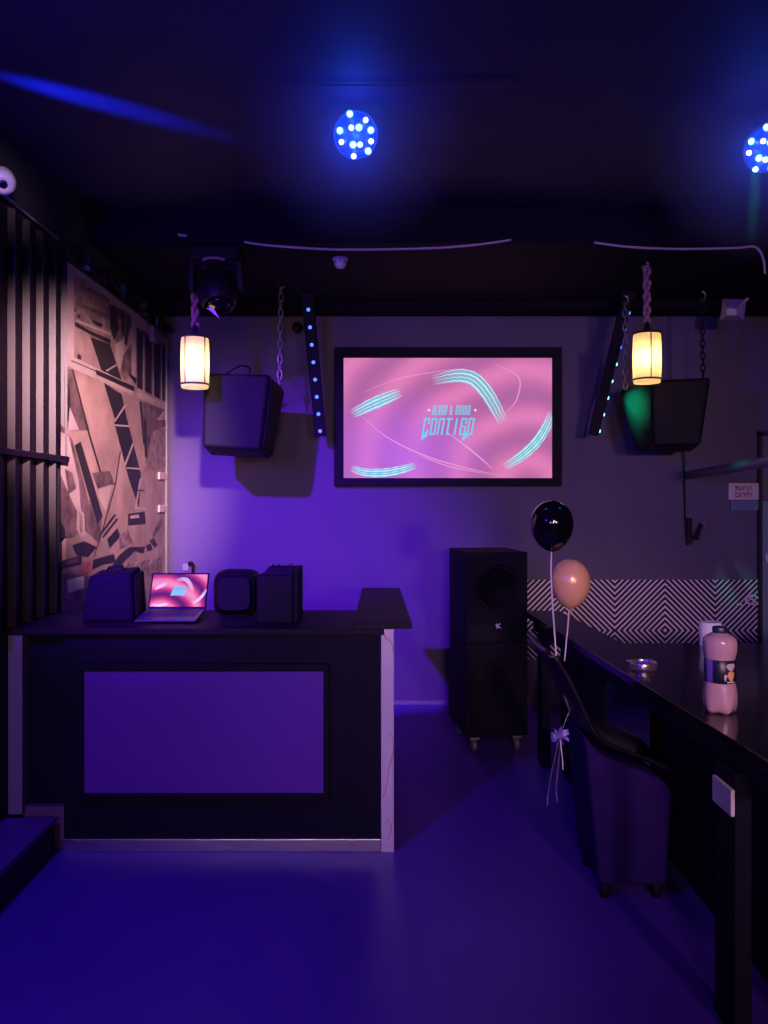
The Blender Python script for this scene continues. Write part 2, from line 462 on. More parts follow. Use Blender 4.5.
# painted frame
pa([(20, 98), (75, 150), (75, 640), (20, 672)], 1)
pa([(20, 98), (400, 380), (392, 412), (75, 178)], 1)
la((30, 108), (230, 250), 1.2, 3); la((230, 250), (400, 385), 1.0, 3)
pa([(20, 672), (70, 630), (402, 790), (390, 836)], 1)
la((60, 650), (195, 708), 1.0, 3)
pa([(384, 405), (408, 390), (405, 775), (384, 750)], 1)
pa([(190, 697), (400, 790), (400, 818), (195, 726)], 3)
pa([(370, 712), (412, 748), (407, 778), (374, 736)], 3)
# barred cell to its right
pa([(412, 470), (585, 570), (585, 880), (412, 790)], 2)
for x0 in (428, 474, 522, 562):
    pa([(x0-14, 480+(x0-412)*.58), (x0+14, 496+(x0-412)*.58), (x0+14, 800+(x0-412)*.5), (x0-14, 786+(x0-412)*.5)], 3)
for x0 in (450, 500, 545): la((x0, 490+(x0-412)*.58), (x0, 800+(x0-412)*.5), 1.3, 1)
pa([(408, 392), (585, 545), (585, 575), (412, 468)], 1)
la((465, 430), (500, 520), 1.0, 3)
pa([(412, 812), (580, 885), (580, 918), (412, 848)], 1)
pa([(440, 870), (560, 915), (480, 1020), (455, 1024), (440, 960)], 2)
la((432, 870), (452, 1100), 2.2, 3)
la((560, 925), (470, 1060), 2.0, 1)
# diagonals below
pa([(20, 690), (70, 700), (150, 1024), (20, 1024)], 2)
pa([(20, 760), (50, 800), (60, 950), (30, 1024)], 3)
pa([(50, 900), (90, 1000), (100, 1024), (40, 1024)], 1)
pa([(235, 770), (330, 830), (372, 1030), (292, 962)], 3)
la((65, 700), (150, 1024), 1.6, 3)
pb([(272, 0), (342, 0), (412, 275), (402, 450), (350, 300)], 3)
la((290, 980), (350, 890), 1.5, 1); la((295, 998), (370, 1003), 1.6, 1)
lb((372, 120), (330, 232), 1.6, 1); lb((340, 245), (408, 250), 1.6, 1); lb((410, 300), (385, 445), 1.6, 1)
lb((375, 360), (430, 360), 1.2, 3); lb((380, 450), (440, 455), 1.8, 1)
lb((125, 0), (205, 268), 1.6, 3)
pb([(420, 0), (545, 0), (545, 40), (440, 250)], 2)
pb([(470, 60), (540, 30), (540, 240), (430, 268)], 5)
pb([(425, 0), (440, 0), (445, 190), (432, 190)], 3)
pb([(0, 20), (60, 100), (140, 400), (215, 490), (200, 630), (120, 560), (60, 600), (0, 600)], 2)
pb([(0, 60), (40, 80), (90, 300), (110, 520), (60, 420), (0, 280)], 1)
pb([(20, 250), (60, 270), (80, 350), (40, 380)], 2)
pb([(72, 130), (102, 110), (160, 300), (215, 490), (190, 535), (140, 370)], 3)
pb([(40, 400), (60, 420), (80, 560), (60, 570)], 2)
pb([(85, 440), (120, 480), (125, 590), (105, 605), (80, 560)], 1)
pb([(95, 470), (112, 495), (112, 570), (98, 575)], 5)
pb([(0, 520), (22, 560), (22, 600), (0, 605)], 3)
pb([(160, 270), (250, 260), (280, 330), (190, 350)], 2)
pb([(200, 350), (260, 330), (230, 470), (195, 400)], 1)
lb((305, 160), (280, 330), 1.2, 3); lb((280, 330), (215, 560), 1.2, 3); lb((215, 560), (170, 700), 1.0, 3)
pb([(60, 640), (120, 620), (185, 650), (140, 700), (80, 690)], 3)
pb([(345, 480), (430, 468), (436, 530), (345, 538)], 3)
pb([(355, 490), (400, 484), (402, 500), (358, 505)], 1)
lb((205, 582), (280, 482), 2.0, 3); lb((215, 600), (290, 505), 2.0, 3)
pb([(238, 610), (290, 552), (306, 595), (250, 655)], 3)
pb([(300, 590), (345, 560), (360, 630), (300, 660)], 5)
lb((340, 560), (365, 630), 1.0, 2)
pb([(165, 715), (272, 685), (282, 725), (210, 740), (160, 765)], 3)
pb([(262, 745), (300, 690), (352, 650), (432, 648), (422, 682), (380, 668), (335, 712), (300, 752)], 3)
pb([(232, 770), (520, 700), (520, 800), (400, 790), (250, 790)], 5)
for k in range(5): lb((330+k*40, 770-k*9), (350+k*40, 735-k*9), 1.6, 1 if k % 2 else 2)
pb([(436, 642), (460, 632), (470, 662), (446, 672)], 3)
pb([(455, 615), (476, 604), (496, 640), (480, 652)], 3)
pb([(480, 560), (522, 490), (522, 540), (470, 600)], 2)
pb([(0, 722), (105, 693), (105, 736), (0, 757)], 3)
pb([(10, 728), (90, 706), (90, 727), (10, 746)], 2)
pb([(108, 730), (150, 718), (160, 750), (140, 790), (104, 778)], 4)
pb([(0, 780), (150, 800), (120, 1000), (0, 1000)], 2)
tag(obj('wall_mural', b, MU), 'pale and black photo mural of girders and window frames beside the corrugated sheets', 'mural')
b = MB(); b.box((XL+.02, 5.985, 0.9), (XL+.035, 6.0, 2.86)); tag(obj('mural_edge_strip', b, 'alud'), 'thin pale strip closing the mural at the room corner', 'strip')
for py, lab in ((476, 'upper small pale clip on the far edge of the mural'), (508.5, 'lower small pale clip on the far edge of the mural')):
    p = at(158.5, py, 5.86)
    b = MB(); b.box((XM+.003, p.y-.09, p.z-.028), (XM+.02, p.y+.06, p.z+.028), bev=.004); b.box((XM+.003, p.y+.06, p.z-.018), (XM+.012, p.y+.13, p.z+.022))
    tag(obj('mural_clip', b, 'beige'), lab, 'clip', 'clips on the mural edge')
b = MB(); b.hull8([mp_(66, 580, .004), mp_(82.5, 576, .004), mp_(82.5, 588, .004), mp_(67, 593, .004)], [mp_(66, 580, .009), mp_(82.5, 576, .009), mp_(82.5, 588, .009), mp_(67, 593, .009)])
tag(obj('paper_label', b, 'paper'), 'small pale paper label stuck low on the mural', 'label')
# cables bundled along the top of the mural
pts = []
for i in range(24):
    y = 4.1+i*.08
    pts.append((XL+.05+.02*math.sin(i*1.7), y, 2.94+.035*math.sin(i*1.1)+.02*math.sin(i*2.9)))
t = thing('cable_bundle', 'tangled dark cables running along the top of the mural', 'cables', (XL+.05, 5.0, 2.93))
b = MB(); b.tube(smooth_pts(pts, 3), .012); obj('cable', b, 'satin', t, world=True)
b = MB(); b.tube(smooth_pts([(p[0]+.02, p[1], p[2]-.03+.02*math.sin(p[1]*9)) for p in pts], 3), .009); obj('cable', b, 'brownfix', t, world=True)
for y in (4.35, 4.95, 5.4, 5.75):
    b = MB(); b.box((XL+.01, y, 2.90), (XL+.055, y+.02, 2.985), bev=.003); obj('bracket', b, 'steel', t, world=True)
b = MB(); b.box((XL+.022, 5.56, 2.75), (XL+.06, 5.7, 2.86), bev=.006); tag(obj('junction_box', b, 'mur_mid'), 'small tan box at the far top end of the mural', 'box')

# ------------------------------------------------------------------ DJ booth
YF = 3.5
booth = thing('dj_booth', 'long black DJ booth with a purple framed front panel', 'counter', (-.86, 3.7, 0))
def part(name, b, m, parent=booth, label=None): return obj(name, b, m, parent, world=True, label=label)
b = MB(); b.box((-1.463, 3.52, .05), (-.014, 3.56, .985)); part('front_panel', b, 'black')
b = MB(); b.box((-1.70, 3.565, .195), (-1.463, 3.60, .985)); part('side_front_panel', b, 'black')
b = MB(); b.box((-1.655, 3.53, 0), (-1.463, 3.58, .195)); part('kickboard', b, 'kick', label='brown kickboard at the step')
b = MB(); b.box((-1.71, 3.50, .17), (-1.645, 3.565, .985), bev=.003); part('corner_trim', b, 'alud', label='dull grey corner trim')
b = MB(); b.box((-1.463, 3.50, 0), (-.014, 3.525, .058), bev=.003); part('skirting', b, 'alu', label='shiny metal skirting')
b = MB(); b.box((-.0136, 3.495, 0), (.0455, 3.56, 1.014), bev=.003); part('corner_trim', b, 'alupost', label='polished metal corner trim with bright streaks')
b = MB(); b.box((.0, 3.56, 0), (.04, 4.86, 1.014)); part('side_panel', b, 'black')
fx0, fx1, fz0, fz1 = -1.392, -.248, .232, .855
b = MB(); w = .034
b.box((fx0, 3.495, fz1-w), (fx1, 3.52, fz1), bev=.004); b.box((fx0, 3.495, fz0), (fx1, 3.52, fz0+w), bev=.004)
b.box((fx0, 3.495, fz0+w), (fx0+w*.8, 3.52, fz1-w), bev=.004); b.box((fx1-w*.8, 3.495, fz0+w), (fx1, 3.52, fz1-w), bev=.004)
fr = part('panel_frame', b, 'satin')
b = MB(); b.box((fx0+w*.8, 3.506, fz0+w), (fx1-w*.8, 3.519, fz1-w)); part('inset_panel', b, 'panel', fr, label='violet grey inset panel')
b = MB(); b.box((-1.715, 3.49, .987), (-.0, 4.08, 1.016), bev=.004); tag(obj('booth_worktop', b, 'top'), 'dark worktop lying along the top of the DJ booth', 'worktop')
b = MB(); b.prism([(-.141, 3.485, 1.016), (.127, 3.485, 1.016), (.10, 4.88, 1.016), (-.137, 4.88, 1.016)], (0, 0, .028), bev=.003); tag(obj('side_slab', b, 'slab'), 'dark brown slab at the right end of the DJ booth, running back', 'slab')
b = MB(); b.box((-1.70, 4.02, 0), (-.02, 4.06, .985)); part('back_panel', b, 'black')
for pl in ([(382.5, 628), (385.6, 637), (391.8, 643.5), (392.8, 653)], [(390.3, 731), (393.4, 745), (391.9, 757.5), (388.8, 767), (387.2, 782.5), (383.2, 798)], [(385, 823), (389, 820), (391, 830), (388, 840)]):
    sp = smooth_pts([at(x, y, 3.4945) for x, y in pl], 5); n_ = len(sp)  # warm reflection on the polished trim, put on as thin pale strips
    b = MB(); b.tube(sp, [.0012+.0028*math.sin(PI*(i+.5)/n_) for i in range(n_)], seg=6); part('reflection_streak', b, 'reflection_streak', label='warm pale painted reflection on the metal')
# low step left of the booth
t = thing('step_platform', 'low step in the lower left corner before the booth', 'step', (-2.2, 2.4, 0))
b = MB(); b.prism([(-3.39, .6, .135), (-1.488, .6, .135), (-1.488, 3.49, .135), (-1.715, 3.49, .135), (-1.715, 3.28, .135), (-3.39, 3.28, .135)], (0, 0, .025), bev=.003); obj('tread', b, 'step', t, world=True)
b = MB(); b.prism([(-3.38, .62, 0), (-1.496, .62, 0), (-1.496, 3.48, 0), (-1.71, 3.48, 0), (-1.71, 3.27, 0), (-3.38, 3.27, 0)], (0, 0, .135)); obj('riser', b, 'stepr', t, world=True, label='dark step riser')

# ------------------------------------------------------------------ things on the booth
ZT = 1.016
# wedge monitor
t = thing('stage_monitor', 'black wedge speaker on the booth left of the laptop', 'speaker', (-1.325, 3.80, ZT), (0, 0, math.radians(9))); t.scale = (.82, 1, 1)
b = MB()
b.hull8([(-.165, -.12, 0), (.13, -.12, 0), (.11, -.10, .235), (-.13, -.10, .22)], [(-.15, .15, 0), (.14, .15, 0), (.125, .13, .245), (-.12, .13, .23)], bev=.018)
obj('cabinet', b, 'matte', t)
b = MB(); b.hull8([(.134, -.10, .02), (.144, .13, .02), (.13, .11, .225), (.118, -.08, .215)], [(.149, -.10, .02), (.158, .13, .02), (.145, .11, .225), (.133, -.08, .215)], bev=.004); obj('grille', b, 'grille', t)
b = MB(); b.tube([(-.05, 0, .228), (-.04, 0, .25), (.04, 0, .256), (.05, 0, .236)], .008); obj('handle', b, 'satin', t)

def put_screen_art(b, mapf, mi_line, mi_white, mi_letter, lw=1.0, lines=7, topline=True):
    """feather strokes and lettering in a 0..1 picture; mapf(u, v) with v downward"""
    arcs = [([(.04, .47), (.12, .40), (.20, .34), (.275, .285)], .085),
            ([(.425, .19), (.50, .16), (.57, .15), (.63, .185), (.69, .30), (.74, .45), (.765, .54)], .10),
            ([(1.0, .45), (.97, .58), (.92, .71), (.85, .82), (.77, .91)], .07),
            ([(.035, .92), (.11, .955), (.20, .955), (.28, .93), (.345, .895)], .06)]
    for pts, wd in arcs:
        sp = smooth_pts([Vector((p[0], p[1]*.575)) for p in pts], 6)
        n = len(sp); wd *= .62
        for k in range(lines):
            o = (k/(lines-1)-.5)*wd
            q = []
            for i, p in enumerate(sp):
                tn = (sp[min(i+1, n-1)]-sp[max(i-1, 0)]).normalized()
                env = .72+.28*math.sin(PI*(i+.5)/n)
                jit = .0009*math.sin(i*1.9+k*2.3)
                q.append(p+Vector((-tn.y, tn.x))*(o*env+jit))
            stroke(b, q, (.0075 if k % 2 else .0045)*lw, lambda x, y: mapf(x, y/.575, .0006+k*.00001), mi_line if k % 3 else mi_white, taper=True)
    # title
    mf = lambda x, y: mapf(x, (1-y/.575), .0012)
    H = .575
    lettering(b, 'CONTIGO', .375, .617, H-.676*H+.02, H-.50*H, .0082*lw, mf, mi_letter, gap=.26, shear=.16)
    # long first and last strokes
    y0 = H-.676*H+.02
    b.face([mf(*p) for p in [(.372, y0-.026), (.405, y0-.003), (.402, y0+.012), (.375, y0+.012)]], mi_letter)
    b.face([mf(*p) for p in [(.565, y0-.03), (.600, y0-.006), (.600, y0+.01), (.575, y0+.012)]], mi_letter)
    if topline:
        lettering(b, 'BERGO', .424, .492, H-.475*H, H-.395*H, .0042, mf, mi_letter, gap=.35, shear=.14)
        lettering(b, '&', .505, .522, H-.475*H, H-.395*H, .0042, mf, mi_letter, shear=.14)
        lettering(b, 'NANDO', .535, .605, H-.475*H, H-.395*H, .0042, mf, mi_letter, gap=.35, shear=.14)
        for cx in (.410, .632):
            cy = H-.435*H
            b.face([mf(cx+.006*math.cos(a), cy+.006*math.sin(a)) for a in [2*PI*k/8 for k in range(8)]], mi_white)
M['art_cyan'] = mat('screen_cyan', (0, 0, 0), 0.5, emit=(0.16, 0.62, 0.80), estr=0.85)
M['art_white'] = mat('screen_white', (0, 0, 0), 0.5, emit=(0.80, 0.92, 0.95), estr=0.9)
M['art_letter'] = mat('screen_letter', (0, 0, 0), 0.5, emit=(0.22, 0.68, 0.92), estr=0.85)
M['art_pinkw'] = mat('screen_pink_white', (0, 0, 0), 0.5, emit=(1.0, 0.72, 0.82), estr=1.0)

# laptop
lp = thing('laptop', 'open black laptop with a pink lit screen on the booth', 'laptop', (-1.035, 3.75, ZT))
hz = 1.058; hy = 3.85; x0, x1 = -1.182, -.890
b = MB(); b.hull8([(x0, 3.645, ZT+.006), (x1, 3.645, ZT+.006), (x1, hy, hz-.012), (x0, hy, hz-.012)], [(x0, 3.645, ZT+.016), (x1, 3.645, ZT+.016), (x1, hy, hz), (x0, hy, hz)], bev=.003); deck = part('base', b, 'lapdeck', lp)
b = MB()
for r in range(5):
    for c in range(13):
        kx = x0+.02+c*.0195; f0 = .30+r*.125; y_ = 3.645+(hy-3.645)*f0; z_ = ZT+.016+(hz-ZT-.016)*f0
        b.hull8([(kx, y_, z_), (kx+.016, y_, z_), (kx+.016, y_+.02, z_+.0028), (kx, y_+.02, z_+.0028)], [(kx, y_, z_+.002), (kx+.016, y_, z_+.002), (kx+.016, y_+.02, z_+.0048), (kx, y_+.02, z_+.0048)])
part('keyboard', b, 'keys', deck)
b = MB(); b.box((x0+.03, 3.79, ZT), (x1-.03, 3.84, hz-.014), bev=.003); part('stand', b, 'satin', lp)
def lidp(u, v, off=0.0):
    # u to the right, v downward, on the tilted lid
    return Vector((x0+.008+u*(x1-x0-.016), hy+.004+(1-v)*.07-off*.9, hz+.008+(1-v)*.155+off*.4))
b = MB(); b.hull8([lidp(-.028, 1.06, -.001), lidp(1.028, 1.06, -.001), lidp(1.028, -.05, -.001), lidp(-.028, -.05, -.001)], [lidp(-.028, 1.06, -.009), lidp(1.028, 1.06, -.009), lidp(1.028, -.05, -.009), lidp(-.028, -.05, -.009)], bev=.002); lid = part('lid', b, 'satin', lp)
lapm, nt, rmp, bs, tc = screen_mat('laptop_picture', (0.10, 0.015, 0.06), (0.72, 0.05, 0.16), (0.95, 0.30, 0.45), 0.95, scale=2.6, dx=.2)
b = MB(); b.face([lidp(0, 1), lidp(1, 1), lidp(1, 0), lidp(0, 0)], 0)
put_screen_art(b, lidp, 3, 3, 1, lw=1.5, lines=5, topline=False)
b.face([lidp(*p, .0009) for p in [(.355, .66), (.60, .66), (.63, .38), (.41, .38)]], 4)
M['art_teal'] = mat('screen_teal', (0, 0, 0), 0.5, emit=(0.15, 0.55, 0.72), estr=0.9)
part('screen', b, [lapm, 'art_letter', 'art_white', 'art_pinkw', 'art_teal'], lid, label='lit pink screen')

# rounded black box with a satin bowed face
t = thing('desktop_speaker', 'rounded black bowed speaker on the booth right of the laptop', 'speaker', (-.745, 3.90, ZT))
b = MB(); prof = []
for k in range(40):
    a = 2*PI*k/40; ca, sa = math.cos(a), math.sin(a)
    prof.append((.11*math.copysign(abs(ca)**.45, ca), .118+.112*math.copysign(abs(sa)**.4, sa)))
prev = None
rings = []
for yy, sc in ((-.085, .72), (-.078, .86), (-.055, .96), (-.01, 1.0), (.06, 1.0), (.08, .9)):
    rings.append([b.bm.verts.new((x*sc, yy, .118+(z-.118)*sc)) for x, z in prof])
for A, B2 in zip(rings[:-1], rings[1:]):
    for k in range(40):
        f = b.bm.faces.new((A[k], A[(k+1) % 40], B2[(k+1) % 40], B2[k])); f.smooth = True
b.bm.faces.new(rings[0]); b.bm.faces.new(rings[-1][::-1])
obj('cabinet', b, 'spk', t)
b = MB(); b.box((-.07, -.05, 0), (.07, .05, .014), bev=.003); obj('foot', b, 'satin', t)

# tall equipment box with chrome on top
t = thing('sound_mixer', 'tall dark equipment box with chrome knobs on the booth', 'mixer', (-.505, 3.74, ZT))
b = MB(); b.box((-.10, -.09, 0), (.072, .09, .225), bev=.006); obj('case', b, 'spk', t)
b = MB(); b.box((.074, -.095, .0), (.102, .09, .262), bev=.008); obj('side_cheek', b, 'satin', t)
b = MB(); b.hull8([(-.075, -.07, .225), (.073, -.07, .225), (.073, -.05, .262), (-.05, -.05, .262)], [(-.075, .07, .225), (.073, .07, .225), (.073, .05, .262), (-.05, .05, .262)], bev=.004); hd = obj('top_panel', b, 'satin', t)
for kx in (-.035, -.005, .025, .055):
    b = MB(); b.lathe([(.010, .262), (.010, .272), (.008, .278), (0, .278)], (kx, -.03, 0), seg=12); obj('knob', b, 'chrome', hd)
b = MB()
b.box((-.095, -.093, .03), (.068, -.09, .034))
obj('vent', b, 'satin', t)

# wall outlet with plug behind the laptop
p = at(190, 568, YB)
t = thing('wall_socket', 'small wall socket with a dark plug above the laptop', 'socket', (p.x, YB-.02, p.z))
b = MB(); b.box((-.055, 0, -.02), (-.005, .02, .035), bev=.004); obj('plate', b, 'alud', t)
b = MB(); b.tube(smooth_pts([(.0, .0, .03), (.015, -.03, .045), (.035, -.03, .03), (.03, -.02, -.04), (.01, .0, -.12)], 5), .012); obj('plug', b, 'satin', t)

# ------------------------------------------------------------------ big screen on the back wall
tv = thing('projection_screen', 'large lit pink screen in a black frame on the back wall', 'screen', at(448, 486, 5.98))
DS = 5.97
c0 = at(334, 347, DS); c1 = at(562, 486, DS); s0 = at(343.5, 357.5, DS); s1 = at(552.5, 478, DS)
b = MB()
b.box((c0.x, DS, s0.z), (c1.x, YB-.001, c0.z), bev=.006); b.box((c0.x, DS, c1.z), (c1.x, YB-.001, s1.z), bev=.006)
b.box((c0.x, DS, s1.z), (s0.x, YB-.001, s0.z)); b.box((s1.x, DS, s1.z), (c1.x, YB-.001, s0.z))
obj('frame', b, 'satin', tv, world=True)
def tvp(u, v, off=0.0): return Vector((s0.x+(s1.x-s0.x)*u, DS+.02-off*3, s0.z+(s1.z-s0.z)*v))
tvm, nt, rmp, bs, tc = screen_mat('screen_picture', (0.44, 0.13, 0.36), (0.58, 0.16, 0.40), (0.74, 0.21, 0.48), 1.0, scale=.8, dx=-.5)
# violet towards the lower left of the picture
sx = nt.nodes.new('ShaderNodeSeparateXYZ'); nt.links.new(tc.outputs['Object'], sx.inputs[0])
def mm(op, a, c):
    n = nt.nodes.new('ShaderNodeMath'); n.operation = op; n.use_clamp = False
    for i, v in enumerate((a, c)):
        if isinstance(v, (int, float)): n.inputs[i].default_value = v
        else: nt.links.new(v, n.inputs[i])
    return n.outputs[0]
dxx = mm('POWER', mm('ADD', sx.outputs[0], .35), 2.0); dzz = mm('POWER', mm('ADD', sx.outputs[2], -.25), 2.0)
dist = mm('SQRT', mm('ADD', dxx, mm('MULTIPLY', dzz, 2.0)), 0)
fac = nt.nodes.new('ShaderNodeMapRange'); nt.links.new(dist, fac.inputs[0]); fac.inputs[1].default_value = .05; fac.inputs[2].default_value = .75; fac.inputs[3].default_value = .8; fac.inputs[4].default_value = 0
mix = nt.nodes.new('ShaderNodeMix'); mix.data_type = 'RGBA'; nt.links.new(fac.outputs[0], mix.inputs['Factor'])
nt.links.new(rmp.outputs['Color'], mix.inputs['A']); mix.inputs['B'].default_value = (0.50, 0.13, 0.80, 1)
nt.links.new(mix.outputs['Result'], bs.inputs['Emission Color'])
b = MB(); b.face([tvp(0, 1), tvp(1, 1), tvp(1, 0), tvp(0, 0)], 0)
def faint(pts, w):
    stroke(b, [Vector((p[0], p[1]*.575)) for p in smooth_pts(pts, 5)], w, lambda x, y: tvp(x, y/.575, .0004), 4, taper=True)
faint([(.05, .42), (.2, .65), (.4, .82), (.6, .92), (.78, .99)], .006)
faint([(.08, .30), (.25, .18), (.42, .12), (.6, .08)], .004)
faint([(.5, .62), (.62, .78), (.72, .93)], .008)
faint([(.72, .05), (.84, .16), (.83, .35), (.78, .45)], .006)
faint([(.35, .80), (.5, .90), (.7, .97)], .005)
put_screen_art(b, tvp, 1, 2, 3, lines=11)
M['art_faint'] = mat('screen_faint', (0, 0, 0), 0.5, emit=(0.80, 0.32, 0.62), estr=1.0)
obj('screen', b, [tvm, 'art_cyan', 'art_white', 'art_letter', 'art_faint'], tv, world=True, label='lit pink picture')
b = MB(); b.box((s0.x-.005, DS+.022, s1.z-.005), (s1.x+.005, YB-.002, s0.z+.005)); obj('backing', b, 'matte', tv, world=True)

# ------------------------------------------------------------------ hanging speakers and chains
def hang_speaker(name, label, front, back, inner_right, loc):
    t = thing(name, label, 'speaker', loc, (0, 0, 0), 'hanging speakers')
    b = MB(); b.hull8(front, back, bev=.022); obj('cabinet', b, 'spk', t, world=True)
    # grille slab over the inward face
    if inner_right: q = [front[1], back[1], back[2], front[2]]
    else: q = [front[0], back[0], back[3], front[3]]
    q = [Vector(p) for p in q]; c = sum(q, Vector())/4
    n = (q[1]-q[0]).cross(q[2]-q[0]).normalized()
    if (n.x < 0) == inner_right: n = -n
    q = [c+(p-c)*.88 for p in q]
    b = MB(); b.hull8([p+n*.001 for p in q], [p+n*.014 for p in q], bev=.004); obj('grille', b, 'grille', t, world=True)
    b = MB()
    for p in ((front[0]+back[0])/2, (front[1]+back[1])/2):
        pass
    return t
fl = [at(204, 373, 4.95), at(270, 374, 5.0), at(260.5, 451, 5.0), at(202, 447, 4.95)]
bl = [at(207, 386, 5.45), at(284, 388, 5.4), at(270.6, 459, 5.4), at(210, 455, 5.45)]
ls = hang_speaker('hanging_speaker', 'grey-lit black speaker hanging left of the big screen', fl, bl, True, (-1.0, 5.4, 1.95))
b = MB(); b.tube(smooth_pts([at(225, 375, 5.1), at(240, 366, 5.1), at(250, 369, 5.2), at(246, 382, 5.35)], 6), .006); obj('cable', b, 'satin', ls, world=True)
frr = [at(654, 380, 5.2), at(711, 377, 5.15), at(701, 445, 5.15), at(654, 446, 5.2)]
brr = [at(619, 389, 5.6), at(700, 388, 5.65), at(692, 452, 5.65), at(636, 452, 5.6)]
hang_speaker('hanging_speaker', 'black speaker right of the big screen, lit green on one face', frr, brr, False, (1.95, 5.4, 1.98))

def chain(label, p0, p1, nl, wid=.022, r=.0045, m='steel'):
    p0 = Vector(p0); p1 = Vector(p1); L = (p1-p0).length/nl
    t = thing('chain', label, 'chain', p1, (0, 0, 0), 'speaker chains')
    b = MB()
    for i in range(nl):
        c = p0.lerp(p1, (i+.5)/nl)
        ax = Vector((1, 0, 0)) if i % 2 else Vector((.25, .97, 0))
        pts = []
        for k in range(14):
            a = 2*PI*k/14
            pts.append(c+ax*(wid/2*math.cos(a))+Vector((0, 0, 1))*(L*.62*math.sin(a)))
        b.tube(pts, r, seg=6, closed=True)
    obj('links', b, m, t, world=True)
    b = MB(); b.tube(smooth_pts([p0+Vector((0, 0, .045)), p0+Vector((.02, 0, .03)), p0+Vector((.018, 0, -.005)), p0+Vector((-.01, 0, -.012))], 5), .008); obj('hook', b, 'steel', t, world=True)
    return t
chain('pale steel chain holding the speaker left of the screen', at(281, 286, 5.42), at(279.5, 386, 5.42), 13, .03, .0055, 'steel')
chain('steel chain holding the green-lit speaker, beside the right lantern', at(625, 302, 5.42), at(625.5, 389, 5.42), 12, .03)
chain('dark chain holding the outer end of the right speaker', at(702, 298, 5.35), at(703, 377, 5.35), 13, .03, .006, 'brownfix')

# ------------------------------------------------------------------ LED bars
def led_bar(label, p0, p1, wdir, leds, mats_, face, group='LED bars'):
    p0 = Vector(p0); p1 = Vector(p1)
    t = thing('led_bar', label, 'LED bar', p0, (0, 0, 0), group)
    ax = (p1-p0).normalized(); w = Vector(wdir); w = (w-ax*w.dot(ax)).normalized(); n = ax.cross(w).normalized()
    if n.dot(Vector(face)) < 0: n = -n
    hw, hd = .042, .036
    q = [p0+w*hw+n*hd, p0+w*hw-n*hd, p0-w*hw-n*hd, p0-w*hw+n*hd]
    b = MB(); b.hull8(q, [p+(p1-p0) for p in q], bev=.008); obj('housing', b, 'satin', t, world=True)
    b = MB(); b.box(p0+Vector((-.05, -.03, -.01)), Vector((p0.x+.05, p0.y+.05, 3.101)), bev=.004); obj('bracket', b, 'brownfix', t, world=True)
    rot = n.to_track_quat('Z', 'Y').to_matrix()
    for f, m in zip(leds, mats_):
        c = p0.lerp(p1, f)+n*(hd-.001)
        b = MB(); b.lathe([(.014, 0), (.012, .008), (.007, .012), (0, .013)], c, seg=10, axis=rot); obj('led', b, m, t, world=True)
    return t
F8 = [(k+.75)/8.05 for k in range(8)]
led_bar('lit blue LED bar slanting between the left speaker and the screen', at(307.5, 297, 5.62), at(321, 436, 5.75), (1, 0, 0), F8, ['led_b']*8, (0, -1, 0))
led_bar('dark slanting LED bar with green lights right of the screen', at(627, 299, 5.55), at(593, 435, 5.7), (.15, 1, 0), F8, ['led_b', 'led_b', 'led_b', 'led_g', 'led_g', 'led_g', 'led_g', 'led_g'], (1, -.3, 0))
b = MB(); p = at(297.5, 328, YB); b.lathe([(.045, 0), (.04, .03), (0, .032)], (p.x, YB-.002, p.z), seg=20, axis=Matrix.Rotation(PI/2, 3, 'X'))
tag(obj('wall_fitting', b, 'brownfix'), 'small round dark wall fitting beside the blue LED bar', 'fitting')

# ------------------------------------------------------------------ hanging lanterns
def lantern(loc, label):
    t = thing('hanging_lantern', label, 'lantern', loc, (0, 0, 0), 'rope hung lanterns')
    R = .087; Hh = .31
    b = MB(); seg = 40
    prof = [(R*.93, 0), (R*.985, .03), (R, Hh*.5), (R*.985, Hh-.03), (R*.93, Hh)]
    rings = [[b.bm.verts.new((r*math.cos(2*PI*k/seg), r*math.sin(2*PI*k/seg), h)) for k in range(seg)] for r, h in prof]
    for A, B2 in zip(rings[:-1], rings[1:]):
        for k in range(seg):
            f = b.bm.faces.new((A[k], A[(k+1) % seg], B2[(k+1) % seg], B2[k])); f.smooth = True
    f = b.bm.faces.new(rings[0][::-1])
    sh = obj('shade', b, 'shade', t)
    for nm, h in (('top_ring', Hh), ('bottom_ring', .022)):
        b = MB(); b.tube([(R*1.0*math.cos(2*PI*k/32), R*1.0*math.sin(2*PI*k/32), h) for k in range(32)], .006, closed=True); obj(nm, b, 'ring', t)
    for a in (math.radians(-118), math.radians(-35), math.radians(55), math.radians(140)):
        b = MB(); b.tube([(R*1.01*math.cos(a), R*1.01*math.sin(a), .02), (R*1.03*math.cos(a), R*1.03*math.sin(a), Hh*.5), (R*1.01*math.cos(a), R*1.01*math.sin(a), Hh)], .0035, seg=6); obj('rib', b, 'ring', t)
    b = MB(); b.lathe([(0, .10), (.018, .105), (.030, .135), (.027, .17), (.014, .20), (.012, .215), (0, .216)], seg=16); obj('bulb', b, 'bulb', t)
    b = MB(); b.lathe([(R*.95, Hh), (.03, Hh+.02), (.016, Hh+.045), (.014, Hh+.075), (0, Hh+.075)], seg=20); obj('cap', b, 'ring', t)
    return t
